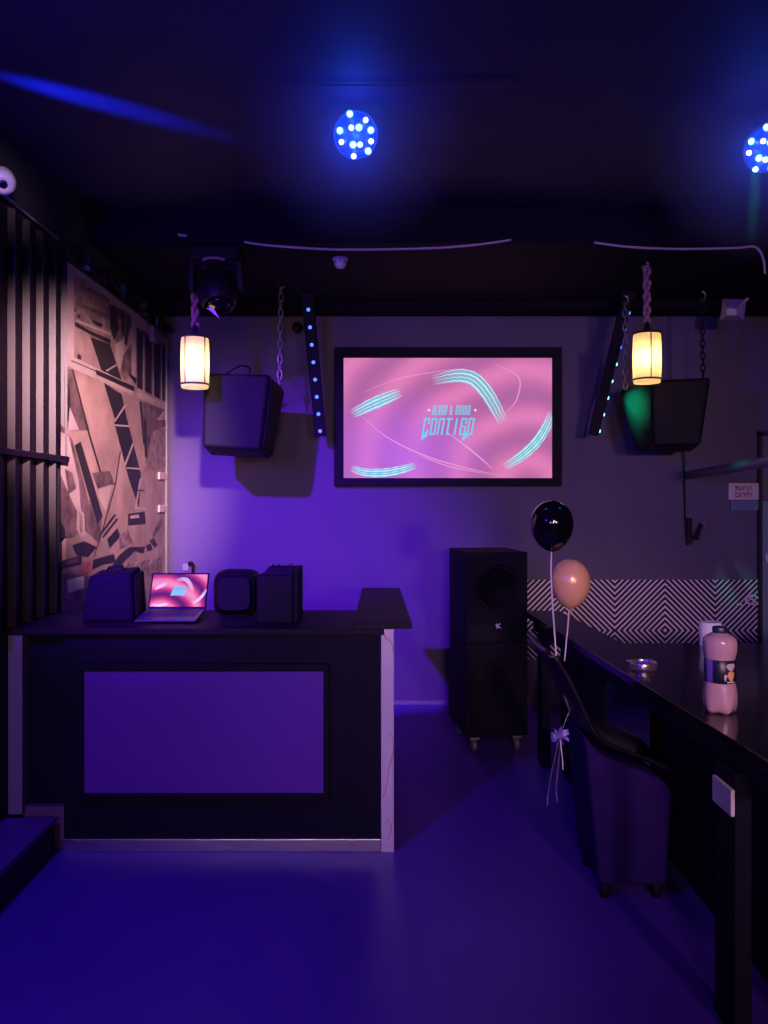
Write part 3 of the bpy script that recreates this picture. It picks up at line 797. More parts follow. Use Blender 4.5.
def rope(label, p0, p1):
    t = thing('lantern_rope', label, 'rope', p0, (0, 0, 0), 'lantern ropes')
    p0 = Vector(p0); p1 = Vector(p1); n = 60; L = (p1-p0).length
    for s in (0, PI):
        b = MB(); pts = []
        for i in range(n+1):
            f = i/n; a = s+f*L*38
            pts.append(p0.lerp(p1, f)+Vector((math.cos(a), math.sin(a), 0))*.014)
        b.tube(pts, [.013+.003*math.sin(i*.9+s) for i in range(n+1)], seg=7)
        obj('strand', b, 'rope', t, world=True)
    b = MB(); b.lathe([(.03, 0), (.03, .012), (.012, .03), (0, .03)], p1+Vector((0, 0, -.028)), seg=16); obj('ceiling_cup', b, 'steel', t, world=True)
    return t
lc = at(195, 363, 4.75); l0 = Vector((lc.x, 4.75, lc.z-.155))
lan = lantern(l0, 'glowing lantern hanging by the mural, above the left speaker')
rope('short pink rope holding the lantern by the mural', l0+Vector((0, 0, .382)), Vector((l0.x, 4.75, 3.09)))
rc = at(647, 358.5, 4.85); r0 = Vector((rc.x, 4.85, rc.z-.155))
dup(lan, r0, (0, 0, math.radians(25)), 'glowing lantern hanging in front of the right speaker')
rope('long pink rope holding the lantern before the right speaker', r0+Vector((0, 0, .382)), Vector((r0.x, 4.85, 3.09)))

# ------------------------------------------------------------------ ceiling fittings
def par(loc, rot, label):
    t = thing('stage_light', label, 'stage light', loc, rot, 'blue LED stage lights')
    # local: face looks along -Y
    rx = Matrix.Rotation(PI/2, 3, 'X')      # +Z -> -Y
    b = MB(); b.lathe([(0, -.16), (.05, -.16), (.075, -.12), (.098, -.03), (.100, 0.0), (.092, .002), (.088, -.012), (0, -.012)], seg=36, axis=rx); obj('housing', b, 'parbody', t)
    b = MB(); b.lathe([(.086, -.011), (.086, -.004), (0, -.004)], seg=32, axis=rx); lens = obj('lens_plate', b, 'parlens', t)
    cen = (330, 590)
    sc = 3.3/F/12.8
    dots = [(265, 345, 1), (465, 420, 0), (280, 505, 0), (378, 505, 1), (130, 535, 1), (530, 540, 1), (147, 670, 0), (530, 670, 0), (295, 705, 1), (387, 705, 0), (490, 785, 1), (300, 840, 0)]
    for dx, dy, cy in dots:
        c = Vector(((dx-cen[0])*sc, -.003, -(dy-cen[1])*sc*1.0))
        b = MB(); b.lathe([(.0112, 0), (.0105, .006), (.007, .010), (0, .011)], c, seg=14, axis=rx); l = obj('led', b, 'led_w', t)
        if cy:
            b = MB(); b.lathe([(.0165, 0), (.0155, .0018), (0, .002)], c, seg=14, axis=rx); obj('led_collar', b, 'led_c', l)
    b = MB(); b.tube(smooth_pts([(-.112, .06, 0), (-.115, .06, .09), (-.08, .06, .125), (0, .06, .13), (.08, .06, .125), (.115, .06, .09), (.112, .06, 0)], 4), .009); obj('yoke', b, 'parbody', t)
    return t
pc = at(355.5, 135, 3.3)
par(pc, (math.radians(18), 0, math.radians(-3)), 'round blue LED stage light hanging over the room centre')
p2 = at(765, 149, 3.3)
tp = dup([o for o in C.objects if o.name == 'stage_light'][0], p2, (math.radians(22), math.radians(28), math.radians(-42)), 'round blue LED stage light cut by the right picture edge')

b = MB(); q = [at(280, 86.5, 3.13), at(400, 89.5, 3.13), at(520, 94.5, 3.13)]; b.tube(smooth_pts([Vector((v.x, 3.13, 3.285)) for v in q], 6), .004)
tag(obj('conduit', b, 'dimpipe'), 'thin dark pipe under the ceiling above the stage light', 'conduit')
b = MB(); b.tube(smooth_pts([at(244, 242, 4.47), at(275, 246, 4.47), at(340, 249.5, 4.47), at(420, 248.5, 4.47), at(470, 245.5, 4.47), at(511, 240, 4.47)], 6), .007, seg=6)
tag(obj('ceiling_cable', b, 'cable'), 'pale cable drooping along the soffit above the big screen', 'cable', 'pale soffit cables')
b = MB(); b.tube(smooth_pts([at(594, 242.5, 4.47), at(630, 247, 4.47), at(680, 249, 4.47), at(735, 248, 4.47), at(755, 247, 4.47), at(763, 258, 4.47), at(765, 274, 4.47)], 6), .007, seg=6)
tag(obj('ceiling_cable', b, 'cable'), 'pale cable drooping along the soffit above the right lantern', 'cable', 'pale soffit cables')
b = MB(); b.tube([at(178, 234.5, 4.47), at(187, 236, 4.47)], .008, seg=6); tag(obj('ceiling_cable', b, 'cable'), 'short pale cable end on the soffit left of the dark fixture', 'cable', 'pale soffit cables')
p = Vector((-.272, 4.78, 3.1))
t = thing('smoke_detector', 'small white smoke detector under the soffit above the screen', 'smoke detector', p)
b = MB(); b.lathe([(0, -.012), (.046, -.012), (.05, 0), (.05, .0)], p, seg=24); obj('base', b, 'white', t, world=True)
b = MB(); b.lathe([(0, -.062), (.022, -.06), (.034, -.048), (.038, -.03), (.036, -.012)], p, seg=24); obj('sensor_head', b, 'white', t, world=True)
b = MB()
for k in range(8):
    a = 2*PI*k/8; b.box((p.x+.036*math.cos(a)-.004, p.y+.036*math.sin(a)-.004, p.z-.034), (p.x+.036*math.cos(a)+.004, p.y+.036*math.sin(a)+.004, p.z-.024))
obj('vent', b, 'satin', t, world=True)
# dome camera high on the left wall
p = Vector((XL+.055, 3.36, 2.99))
t = thing('security_camera', 'white dome security camera high on the left wall', 'camera', p)
rv = Vector((.42, -.72, -.62)).normalized().to_track_quat('Z', 'Y').to_matrix()
b = MB(); b.lathe([(0, -.06), (.045, -.06), (.052, -.045), (.055, 0), (.051, .025), (.042, .04), (.021, .050), (.0195, .045), (0, .045)], p, seg=28, axis=rv); obj('body', b, 'white', t, world=True)
b = MB(); b.lathe([(.019, .0452), (.014, .049), (0, .051)], p, seg=20, axis=rv); obj('lens', b, 'glossblack', t, world=True)
b = MB(); b.lathe([(.05, 0), (.05, .012), (0, .014)], Vector((XL, p.y+.03, p.z+.02)), seg=20, axis=Vector((1, 0, 0)).to_track_quat('Z', 'Y').to_matrix()); b.tube([(XL+.01, p.y+.03, p.z+.02), (XL+.04, p.y+.01, p.z+.01)], .02); obj('bracket', b, 'white', t, world=True)
# moving head fixture under the soffit
p = at(217, 262, 4.62)
t = thing('moving_head_light', 'dark bulky stage fixture under the soffit above the left lantern', 'stage light', (p.x, 4.62, 3.1))
b = MB(); b.box((-.15, -.11, -.085), (.15, .11, 0), bev=.015); obj('base', b, 'brownfix', t)
b = MB()
for s in (-1, 1): b.hull8([(s*.155, -.06, -.06), (s*.155, .06, -.06), (s*.165, .045, -.25), (s*.165, -.045, -.25)], [(s*.12, -.06, -.06), (s*.12, .06, -.06), (s*.132, .045, -.25), (s*.132, -.045, -.25)], bev=.006)
b.box((-.155, -.06, -.10), (.155, .06, -.075), bev=.006)
obj('yoke', b, 'brownfix', t)
rt = Vector((.15, -.35, -.92)).normalized().to_track_quat('Z', 'Y').to_matrix()
b = MB(); b.lathe([(0, -.10), (.06, -.10), (.10, -.06), (.118, .0), (.118, .07), (.10, .13), (.088, .145), (.085, .135), (0, .135)], (0, 0, -.22), seg=30, axis=rt); hd = obj('head', b, 'brownfix', t)
b = MB(); b.lathe([(.084, .135), (.05, .146), (0, .15)], (0, 0, -.22), seg=24, axis=rt); obj('lens', b, 'glossblack', hd)
b = MB(); b.tube(smooth_pts([(-.06, -.115, -.095), (-.02, -.128, -.088), (.03, -.128, -.088), (.07, -.115, -.095)], 4), .009); obj('handle', b, 'rope', t)
q0 = at(206, 308, 4.6)
b = MB(); b.hull8([at(206, 308, 4.5), at(214, 309, 4.5), at(219.5, 319, 4.5), at(212, 312, 4.5)], [at(206, 308, 4.515), at(214, 309, 4.515), at(219.5, 319, 4.515), at(212, 312, 4.515)])
obj('tag_strip', b, 'paper', t, world=True, label='small white tag')
# emergency light at the right
p = at(734, 310, 5.55)
t = thing('emergency_light', 'small white flared lamp under the soffit at right', 'lamp', (p.x, 5.55, p.z))
q = lambda x, y, d: at(700+x/8.53, 280+y/8.53, d)
O = [q(200, 160, 5.5), q(395, 165, 5.5), q(375, 345, 5.5), q(175, 345, 5.5)]
I = [q(230, 240, 5.62), q(315, 240, 5.62), q(315, 300, 5.62), q(225, 300, 5.62)]
b = MB()
for i in range(4):
    j = (i+1) % 4; b.mi = (1, 0, 2, 0)[i]  # top face violet, bottom face dull grey, sides beige
    b.hull8([O[i], O[j], I[j], I[i]], [O[i]+Vector((0, .012, 0)), O[j]+Vector((0, .012, 0)), I[j]+Vector((0, .012, 0)), I[i]+Vector((0, .012, 0))])
M['emv'] = mat('violet_top_face', (0.3, 0.25, 0.55), 0.5)
obj('reflector', b, ['beige', 'emv', 'alud'], t, world=True)
b = MB(); b.hull8([v+Vector((0, .005, 0)) for v in I], [v+Vector((0, .06, 0)) for v in I], bev=.003); obj('lamp_back', b, 'white', t, world=True)
b = MB(); c = (I[0]+I[1])/2; b.tube([c+Vector((0, .03, -.01)), Vector((c.x, 5.65, 3.1))], .012); obj('stem', b, 'brownfix', t, world=True)
b = MB(); b.tube([O[1]+Vector((-.02, -.004, -.02)), q(412, 155, 5.49)], .009); b.tube([q(315, 242, 5.6), O[1]], .008); obj('edge_rim', b, 'white', t, world=True)

# ------------------------------------------------------------------ right part of the back wall
t = tag(obj('wall_cable', MB().tube(smooth_pts([at(684, 446, 5.98), at(684.5, 480, 6.01), at(685.5, 520, 6.02), at(687, 543, 6.02), at(690, 543, 6.02)], 5), .006), 'brownfix'), 'dark cable running down the wall from the right speaker', 'cable')
p = at(691, 532, 6.0)
t = thing('wall_outlet', 'dark wall outlet with a small pink plug right of the cable', 'outlet', (p.x, 6.0, p.z))
b = MB(); b.box((-.025, .0, -.09), (.012, .038, .11), bev=.006); obj('plate', b, 'brownfix', t)
b = MB(); b.tube(smooth_pts([(.01, 0, -.03), (.04, -.02, -.05), (.05, -.03, .0), (.08, -.03, .06)], 5), .013); obj('plug', b, 'brownfix', t)
b = MB(); b.lathe([(0, 0), (.018, .0), (.02, .02), (.014, .045), (0, .046)], (.085, -.02, .03), seg=12); obj('plug_cap', b, 'plugp', t, label='pink plug cap')
b = MB(); pa0 = at(689, 475, 5.95); pa1 = at(800, 456, 4.1)
b.tube([pa0, pa0.lerp(pa1, .5), pa1], .033, seg=16)
tag(obj('wall_rail', b, 'pipe'), 'dark round rail with a green sheen above the exit sign', 'rail')
# exit sign
def hebrew(b, text, cx, cz, hh, y, mi, depth=0):
    cu = bpy.data.curves.new('lettering', 'FONT'); cu.body = text; cu.size = hh*1.35; cu.offset = .0012; cu.align_x = 'CENTER'; cu.align_y = 'CENTER'
    o = bpy.data.objects.new('lettering', cu); C.objects.link(o)
    bpy.context.view_layer.update()
    me = o.evaluated_get(bpy.context.evaluated_depsgraph_get()).to_mesh()
    vs = [b.bm.verts.new((cx+v.co.x, y, cz+v.co.y)) for v in me.vertices]
    for pl in me.polygons:
        try:
            f = b.bm.faces.new([vs[i] for i in pl.vertices]); f.material_index = mi
        except ValueError: pass
    bpy.data.objects.remove(o, do_unlink=True); bpy.data.curves.remove(cu)
a0 = at(729.5, 483, 6.0); a1 = at(760, 500, 6.0)
b = MB(); b.box((a0.x, 6.012, a1.z), (a1.x, 6.036, a0.z), bev=.003)
cx = (a0.x+a1.x)/2-.005
hebrew(b, 'תאיצי', cx, a0.z-.042, .042, 6.0105, 1)
hebrew(b, 'םוריח', cx, a0.z-.092, .042, 6.0105, 1)
tag(obj('exit_sign', b, ['signw', 'signr']), 'white sign with dark red Hebrew lettering beside the door', 'sign')
a0 = at(732, 500.5, 6.0); a1 = at(760.5, 510, 6.0)
b = MB(); b.box((a0.x, 6.016, a1.z), (a1.x, 6.036, a0.z-.002), bev=.002)
for k in range(3):
    b.mi = 1; zz = a0.z-.02-k*.018; b.box((a0.x+.025, 6.0145, zz-.004), (a1.x-.03-(k % 2)*.03, 6.0165, zz+.003))
tag(obj('small_sign', b, ['signc', 'signcl']), 'narrow blue sign with dark lines below the white sign', 'sign')
# white outline of an unidentified small object, set on the band
b = MB(); q = lambda x, y: at(568+x/3.84, 460+y/3.84, 6.022)
for pl in ([(684, 530), (712, 518), (745, 540), (720, 556), (684, 548), (684, 530)], [(700, 528), (725, 550)], [(650, 553), (668, 556)]):
    pts = [q(*p) for p in pl]
    for a_, c_ in zip(pts[:-1], pts[1:]): b.tube([a_, c_], .008, seg=6)
tag(obj('wall_outline', b, 'paper'), 'small white outlined mark on the striped band near the door', 'outline_shape')

# ------------------------------------------------------------------ speaker stack
yaw = math.radians(8)
base = Vector((.52, 4.83, 0))
def cab(name, label, z0, z1, loc_extra=None):
    t = thing(name, label, 'speaker', (base.x, base.y, z0), (0, 0, yaw))
    b = MB(); b.box((0, .012, 0), (.40, .50, z1-z0), bev=.008); obj('cabinet', b, 'matte', t)
    return t
t = cab('subwoofer', 'large black speaker cabinet on castors, lower of the stack', .10, .692)
b = MB(); b.box((.02, 0, .03), (.38, .013, .56), bev=.004); obj('grille', b, 'grille', t)
for (x, y) in ((.06, .06), (.34, .06), (.06, .44), (.34, .44)):
    b = MB(); b.box((x-.03, y-.03, -.016), (x+.03, y+.03, 0)); w_ = obj('castor', b, 'alud', t)
    b = MB(); b.lathe([(0, -.016), (.04, -.016), (.043, 0), (.04, .016), (0, .016)], (x, y, -.057), seg=18, axis=Vector((1, 0, 0)).to_track_quat('Z', 'Y').to_matrix()); obj('wheel', b, 'pipe', w_)
t = cab('loudspeaker', 'black loudspeaker with a small white logo atop the larger one', .692, 1.27)
b = MB(); b.box((.02, .0, .14), (.38, .013, .555), bev=.004); obj('grille', b, 'grille', t)
b = MB(); b.box((.02, .002, .02), (.38, .013, .125), bev=.004); lg = obj('horn_panel', b, 'satin', t)
# horn cone behind the grille outline
b = MB(); b.lathe([(.15, 0), (.14, .006), (.13, .0), (.0, .0)], (.2, .0, .35), seg=30, axis=Matrix.Rotation(PI/2, 3, 'X')); obj('cone_ring', b, 'grille', t)
b = MB(); zc = .112; xc = .205
for pl in ([(-.012, .012), (-.010, -.012)], [(-.012, 0), (.007, .014)], [(-.006, .0), (.010, -.010)], [(-.017, .009), (-.005, .003)]):
    stroke(b, pl, .0075, lambda x, y: Vector((xc+x, -.001, zc+y)), 0)
obj('logo', b, 'paper', t, label='small white logo')

# ------------------------------------------------------------------ balloons
def balloon(name, label, c, rw, h, m, string_pts):
    t = thing(name, label, 'balloon', c, (0, 0, 0), 'balloons on strings')
    prof = []
    n = 26; zt = h*.44; zb = -h*.56
    for i in range(n+1):
        a = -PI/2+PI*i/n; s = math.sin(a); r = rw*math.cos(a)
        if s < 0: z = s*(-zb); r = rw*math.cos(a)**1.12
        else: z = s*zt
        prof.append((max(r, .0), z))
    b = MB(); b.lathe(prof, seg=40); obj('envelope', b, m, t)
    b = MB(); b.lathe([(.0, zb-.014), (.010, zb-.014), (.004, zb-.004), (.006, zb+.004), (0, zb+.006)], seg=12); obj('knot', b, m, t)
    b = MB(); sp = smooth_pts(string_pts, 6); b.tube(sp, .0032, seg=6); obj('string', b, 'string', t, world=True)
    return t
balloon('balloon', 'shiny black balloon floating right of the speaker stack', at(552, 523, 3.3), .092, .22, 'bblack', [at(551.5, 552, 3.28), at(551, 572, 3.24), at(552.3, 600, 3.2), at(554.5, 632, 3.18), at(556.5, 661, 3.16)])
balloon('balloon', 'pearly gold balloon just below the black balloon', at(570.5, 581, 3.3), .083, .212, 'bgold', [at(569, 611, 3.3), at(568, 625, 3.27), at(566, 645, 3.22), at(564.5, 661, 3.2)])

# ------------------------------------------------------------------ shell chair by the table
ch = thing('shell_chair', 'black curved shell chair tucked at the dark table', 'chair', (.95, 3.25, 0))
prof = [(.645, 1.00), (.672, .955), (.715, .885), (.76, .79), (.81, .685), (.86, .63), (.93, .595), (1.02, .565), (1.12, .52), (1.17, .47)]
prof = smooth_pts([Vector((x, z, 0)) for x, z in prof], 4)
b = MB(); NW = 12
grid0 = []; grid1 = []
npf = len(prof)
for i, p in enumerate(prof):
    tn = (prof[min(i+1, npf-1)]-prof[max(i-1, 0)]).normalized(); nn = Vector((-tn.y, tn.x, 0))
    r0_, r1_ = [], []
    for k in range(NW+1):
        f = k/NW; y = 3.04+.41*f
        edge = (2*f-1)**2
        lift = .028*edge*(1 if i > 2 else .3)
        if i == 0: yy = 3.04+.41*(.5+(f-.5)*.86)
        elif i == 1: yy = 3.04+.41*(.5+(f-.5)*.94)
        else: yy = y
        q = p+nn*lift
        r0_.append(b.bm.verts.new((q.x, yy, q.y))); q2 = q-nn*.018; r1_.append(b.bm.verts.new((q2.x, yy, q2.y)))
    grid0.append(r0_); grid1.append(r1_)
def quad(*v):
    f = b.bm.faces.new(v); f.smooth = True
for i in range(npf-1):
    for k in range(NW):
        quad(grid0[i][k], grid0[i+1][k], grid0[i+1][k+1], grid0[i][k+1])
        quad(grid1[i][k], grid1[i][k+1], grid1[i+1][k+1], grid1[i+1][k])
    quad(grid0[i][0], grid1[i][0], grid1[i+1][0], grid0[i+1][0]); quad(grid0[i][NW], grid0[i+1][NW], grid1[i+1][NW], grid1[i][NW])
for k in range(NW):
    quad(grid0[0][k], grid0[0][k+1], grid1[0][k+1], grid1[0][k]); quad(grid0[-1][k], grid1[-1][k], grid1[-1][k+1], grid0[-1][k+1])
obj('seat_shell', b, 'leather', ch, world=True)
b = MB(); b.prism([(x, 3.07, z) for x, z in ((.80, .66), (.86, .59), (.93, .555), (1.02, .525), (1.12, .478), (1.155, .435), (1.13, .06), (.86, .06))], (0, .35, 0), bev=.02); obj('base', b, 'bodyfab', ch, world=True, label='dark blue upholstered base')
for x in (.89, 1.10):
    for y in (3.11, 3.38):
        b = MB(); b.lathe([(0, 0), (.018, 0), (.022, .065), (0, .065)], (x, y, 0), seg=14); obj('foot', b, 'satin', ch, world=True)

# foil bow behind the chair
kc = at(560, 735, 3.15)
t = thing('ribbon_bow', 'shiny violet ribbon bow dangling behind the shell chair', 'ribbon', kc)
for k in range(7):
    b = MB(); a = k*2*PI/7+.4; rr = .018+.012*random.random()
    d = Vector((math.cos(a), .5*math.sin(a*2), math.sin(a)*.75))
    u = Vector((-.2, 1, .1)).normalized()
    pts = [Vector((0, 0, 0)), d*rr*.8+u*.01, d*rr*1.9+u*.002, d*rr*1.5-u*.014, Vector((0, 0, 0))]
    sp = smooth_pts(pts, 5)
    n_ = len(sp)
    L_ = [b.bm.verts.new(p+Vector((.0, .0, .006))+u*.003) for p in sp]; R_ = [b.bm.verts.new(p-Vector((.0, .0, .006))-u*.003) for p in sp]
    for i in range(n_-1): f = b.bm.faces.new((L_[i], L_[i+1], R_[i+1], R_[i])); f.smooth = True
    obj('loop', b, 'foil', t)
for e in ([(560, 740), (562, 755), (563, 770)], [(558, 742), (552, 770), (548, 792), (547.5, 806)], [(561, 742), (558, 770), (556, 790), (557.5, 802)]):
    pts = smooth_pts([at(x, y, 3.15)-kc for x, y in e], 5)
    b = MB(); nn_ = len(pts); b.tube(pts, [.0012 if (i < nn_*.66 and e[0][0] != 560) else .0026 for i in range(nn_)], seg=6); obj('tail', b, 'string' if e[0][0] == 560 else 'foil', t)
b = MB(); b.tube([kc+Vector((0, 0, 0)), Vector((.76, 3.15, .74)), Vector((.738, 3.16, .80))], .0007, seg=6); obj('string', b, 'string', t, world=True)

# ------------------------------------------------------------------ bar table and what stands on it
tb = thing('bar_table', 'long glossy black table along the right side', 'table', (1.4, 3.2, 0))
ZTB = .90
top = [(1.036, 1.9), (2.7, 1.9), (2.7, 3.77), (1.17, 3.77), (1.108, 4.88), (.884, 4.88)]
b = MB(); b.prism([(x, y, ZTB-.035) for x, y in top], (0, 0, .035), bev=.003); obj('tabletop', b, 'table', tb, world=True)
inn = [(1.075, 1.95), (2.6, 1.95), (2.6, 3.70), (1.12, 3.70), (1.07, 4.80), (.93, 4.80)]
b = MB(); b.prism([(x, y, ZTB-.11) for x, y in inn], (0, 0, .074)); obj('apron', b, 'black', tb, world=True)
for x, y, sx_, sy_ in ((1.035, 2.27, .05, .14), (.945, 4.6, .05, .14), (2.5, 2.0, .06, .1), (2.5, 3.55, .06, .1)):
    b = MB(); b.box((x, y, 0), (x+sx_, y+sy_, ZTB-.11 if y != 2.27 else ZTB-.11), bev=.003); obj('leg', b, 'matte', tb, world=True)
b = MB(); b.box((1.27, 2.0, 0), (1.30, 3.68, ZTB-.11)); obj('under_table_shade', b, 'matte', tb, world=True)  # black sheets added to keep the space under the table dark
b = MB(); b.box((1.05, 3.72, 0), (1.075, 4.58, ZTB-.11)); obj('under_table_shade', b, 'matte', tb, world=True)
b = MB(); b.box((1.022, 2.268, .665), (1.0345, 2.40, .745), bev=.003); bx = tag(obj('socket_box', b, 'white'), 'small pale socket box on the dark table leg below the bottle', 'box')

# bottle
bc = Vector((1.112, 2.55, ZTB))
t = thing('juice_bottle', 'plastic bottle of cloudy pink juice with a dark label', 'bottle', bc, (0, 0, math.radians(-10)))
R = .0535
def wl(r, h, a):
    if h < .10: return r*(1+.035*math.cos(5*a)*min(1, (.10-h)/.05)) - (.012*max(0, (.02-h)/.02)*(.5+.5*math.cos(5*a+PI)) if h < .02 else 0)
    if h > .185: return r*(1+.014*math.cos(12*a)*max(0, min(1, (.24-h)/.02, (h-.185)/.01)))
    return r
pr = [(0, .006), (R*.55, .004), (R*.80, .0), (R*.95, .012), (R, .035), (R*1.0, .06), (R*.95, .085), (R*.90, .10), (R*.90, .178), (R*.94, .19), (R*1.0, .205), (R, .232), (R*.97, .241), (R*.80, .251), (R*.52, .259), (R*.36, .262), (R*.36, .270), (0, .270)]
b = MB(); b.lathe(pr, seg=50, warp=wl); obj('body', b, 'juice', t)
def lf(i, k):
    a = (k+.5)/64*360
    a = a % 360
    if 205 < a < 232: return 1
    return 0
b = MB(); b.lathe([(R*.905, .101), (R*.925, .102), (R*.925, .176), (R*.905, .177)], seg=64, mifn=lf)
rl = R*.925+.0006
def lab(a, h): 
    a = math.radians(a); return Vector((rl*math.cos(a), rl*math.sin(a), h))
for (ca, chh, ra, rh, mi) in ((300, .128, 15, .017, 3), (299, .157, 19, .012, 4), (278, .126, 6, .006, 4), (276, .118, 4, .007, 4)):
    pts = []
    for k in range(16):
        an = 2*PI*k/16; wob = 1+.12*math.sin(3*an)
        pts.append(lab(ca+ra*math.cos(an)*wob, chh+rh*math.sin(an)*wob))
    c = b.bm.verts.new(lab(ca, chh)+Vector((.0004, -.0008, 0)))
    vs = [b.bm.verts.new(p) for p in pts]
    for k in range(16):
        f = b.bm.faces.new((c, vs[k], vs[(k+1) % 16])); f.material_index = mi
for hh, a0_, a1_ in ((.107, 282, 318),):
    for k in range(8):
        s_ = a0_+(a1_-a0_)*k/8; e_ = a0_+(a1_-a0_)*(k+1)/8
        b.face([lab(s_, hh-.002), lab(e_, hh-.002), lab(e_, hh+.002), lab(s_, hh+.002)], 4)
obj('label_sleeve', b, ['label', 'labv', 'label', 'labo', 'labl'], t, label='dark label with an orange fruit')
b = MB(); b.lathe([(R*.41, .261), (R*.43, .263), (R*.43, .278), (R*.40, .281), (0, .281)], seg=30, warp=lambda r, h, a: r*(1+.02*math.cos(24*a)) if h > .262 else r); obj('cap', b, 'cap', t)

# ashtray
ac = Vector((1.073, 3.19, ZTB))
t = thing('ashtray', 'round shiny metal ashtray on the dark table', 'ashtray', ac)
ra = .055
b = MB(); b.lathe([(0, 0), (ra*.96, 0), (ra, .004), (ra*1.0, .030), (ra*.97, .032), (ra*.94, .028), (ra*.90, .008), (0, .006)], seg=40, warp=lambda r, h, a: r); obj('bowl', b, 'ash', t)
b = MB()
for k in range(3):
    a = 2*PI*k/3+.7; c = Vector((ra*.97*math.cos(a), ra*.97*math.sin(a), .031)); b.box(c-Vector((.012, .012, .002)), c+Vector((.012, .012, .003)), rot=Matrix.Rotation(a, 3, 'Z'), bev=.001)
obj('cigarette_rest', b, 'ash', t)
# paper roll
pcn = Vector((1.568, 3.70, ZTB))
t = thing('paper_roll', 'white paper roll standing behind the juice bottle', 'paper roll', pcn)
b = MB(); b.lathe([(.018, 0), (.049, 0), (.0505, .003), (.0505, .112), (.049, .115), (.018, .115), (.018, .0)], seg=36); obj('paper', b, 'paper', t)
b = MB(); b.lathe([(.0165, .001), (.0178, .001), (.0178, .114), (.0165, .114), (.0165, .001)], seg=24); obj('core', b, 'beige', t)

# ------------------------------------------------------------------ lights
def spot(name, loc, target, col, power, size_deg, blend=.4, rad=.05):
    l = bpy.data.lights.new(name, 'SPOT'); l.color = col; l.energy = power; l.spot_size = math.radians(size_deg); l.spot_blend = blend; l.shadow_soft_size = rad
    o = bpy.data.objects.new(name, l); C.objects.link(o); o.location = loc
    o.rotation_euler = (Vector(target)-Vector(loc)).to_track_quat('-Z', 'Y').to_euler(); return o
def point(name, loc, col, power, rad=.05):
    l = bpy.data.lights.new(name, 'POINT'); l.color = col; l.energy = power; l.shadow_soft_size = rad
    o = bpy.data.objects.new(name, l); C.objects.link(o); o.location = loc; return o
# stage lights on the left of the room, outside the frame
LP = Vector((-1.70, .85, 3.15))
spot('wall_par', LP, (-.85, YB, .95), (.16, .006, 1.0), 2900, 39, 1.0, .05)
spot('floor_par', LP+Vector((.05, -.1, 0)), (-.95, 2.9, 0), (.13, .0, 1.0), 215, 62, 1.0, .05)
# blue beam grazing the ceiling
spot('ceiling_beam', (-2.35, 2.55, 3.06), (-1.25, 3.27, 3.3), (.01, .03, 1.0), 3200, 7.5, 1.0, .03)
# unseen blue fill added to brighten the ceiling
spot('ceiling_fill', (-1.6, .9, 2.3), (.2, 3.3, 3.3), (.02, .0, 1.0), 200, 120, 1.0, .1)
# the two pars in view
spot('centre_par', pc+Vector((0, -.05, -.02)), (0, -.6, 0), (.02, .04, 1.0), 30, 60, .7, .08)
point('par_spill', pc+Vector((.0, -.10, -.03)), (.0, .05, 1.0), 5, .04)
point('par_spill_right', p2+Vector((-.06, -.10, -.05)), (.0, .05, 1.0), 4, .04)
# unseen warm pink fill lights added behind the camera
for (x, y, z, tx, pw) in ((-1.6, -3.2, 2.0, -.6, 110), (.2, -3.3, 1.9, .5, 230), (1.9, -3.2, 2.0, 1.6, 360)):
    spot('rear_fill', (x, y, z), (tx, YB, 1.05), (1.0, .56, .95), pw, 44, 1.0, .2)
spot('table_fill', (.6, -1.8, 2.5), (1.1, 3.0, 1.15), (1.0, .62, .62), 270, 20, 1.0, .12)  # added fill that brightens the balloons and bottle, source unseen
spot('dome_fill', (.9, -1.6, 2.7), (-1.66, 3.34, 3.0), (1.0, .66, .75), 520, 4.5, 1.0, .08)  # narrow fill added to whiten the dome camera
spot('mural_fill', (-.2, 1.2, 2.8), (-1.7, 4.65, 1.9), (1.0, .60, .62), 2300, 26.5, 1.0, .06)  # pink fill added to brighten the mural, no such lamp in view
# lantern bulbs
for q in (l0, r0): point('lantern_bulb', q+Vector((0, 0, .15)), (1.0, .64, .30), 11, .028)
# green light from the right LED bar
spot('bar_green', at(604, 402, 5.42), at(640, 408, 5.42), (.0, 1.0, .28), 22.0, 85, .9, .01)
# green stage light crossing the rail and the striped band
spot('green_par', (1.55, 3.2, 3.1), (2.276, 4.9, 1.80), (.0, 1.0, .55), 120, 6, .9, .02)
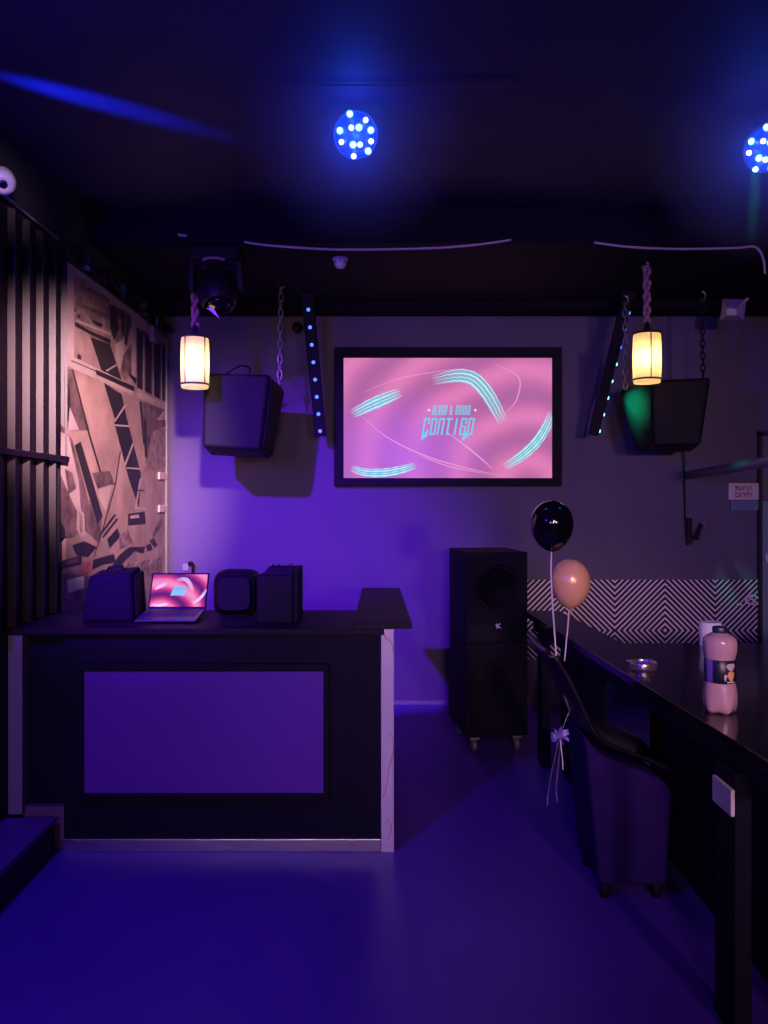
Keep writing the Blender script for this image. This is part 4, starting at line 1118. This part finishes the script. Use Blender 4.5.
# haze spheres added to give the two lit stage lights a halo
def added_haze(c, label, rad=.5):
    m = bpy.data.materials.new('halo_haze'); m.use_nodes = True
    nt = m.node_tree; nt.nodes.clear()
    out = nt.nodes.new('ShaderNodeOutputMaterial'); vs = nt.nodes.new('ShaderNodeVolumeScatter')
    tc = nt.nodes.new('ShaderNodeTexCoord'); ln = nt.nodes.new('ShaderNodeVectorMath'); ln.operation = 'LENGTH'
    nt.links.new(tc.outputs['Object'], ln.inputs[0])
    mr = nt.nodes.new('ShaderNodeMapRange'); mr.inputs[1].default_value = .05; mr.inputs[2].default_value = rad; mr.inputs[3].default_value = .75; mr.inputs[4].default_value = 0
    nt.links.new(ln.outputs['Value'], mr.inputs[0]); nt.links.new(mr.outputs[0], vs.inputs['Density'])
    nt.links.new(vs.outputs[0], out.inputs['Volume'])
    b = MB(); b.sphere((0, 0, 0), rad, seg=32)
    for v in b.bm.verts: v.co.z = min(v.co.z, ZC-c.z-.002)
    o = obj('added_haze', b, m); o.location = c; tag(o, label, 'added_haze'); o['kind'] = 'stuff'
added_haze(pc+Vector((0, -.08, 0)), 'faint blue haze added as a halo around the middle stage light')
added_haze(p2+Vector((-.04, -.08, 0)), 'faint blue haze added as a halo around the stage light at the right edge')

w = bpy.data.worlds.new('World'); bpy.context.scene.world = w; w.use_nodes = True
w.node_tree.nodes['Background'].inputs[0].default_value = (.01, .006, .02, 1)
w.node_tree.nodes['Background'].inputs[1].default_value = 1.0

# ------------------------------------------------------------------ camera and view
cam = bpy.data.cameras.new('Camera'); co = bpy.data.objects.new('Camera', cam); C.objects.link(co)
co.location = (0, 0, EYE); co.rotation_euler = (PI/2, 0, 0)
cam.sensor_fit = 'VERTICAL'; cam.sensor_height = 36; cam.lens = 36*F/1024; cam.shift_y = -(512-HY)/1024
cam.clip_start = .05
S = bpy.context.scene; S.camera = co
S.view_settings.view_transform = 'Standard'; S.view_settings.look = 'None'; S.view_settings.gamma = 1; S.view_settings.exposure = 0
S.view_settings.use_curve_mapping = False
S.cycles.use_denoising = True
S.cycles.max_bounces = 6
S.cycles.sample_clamp_indirect = 4
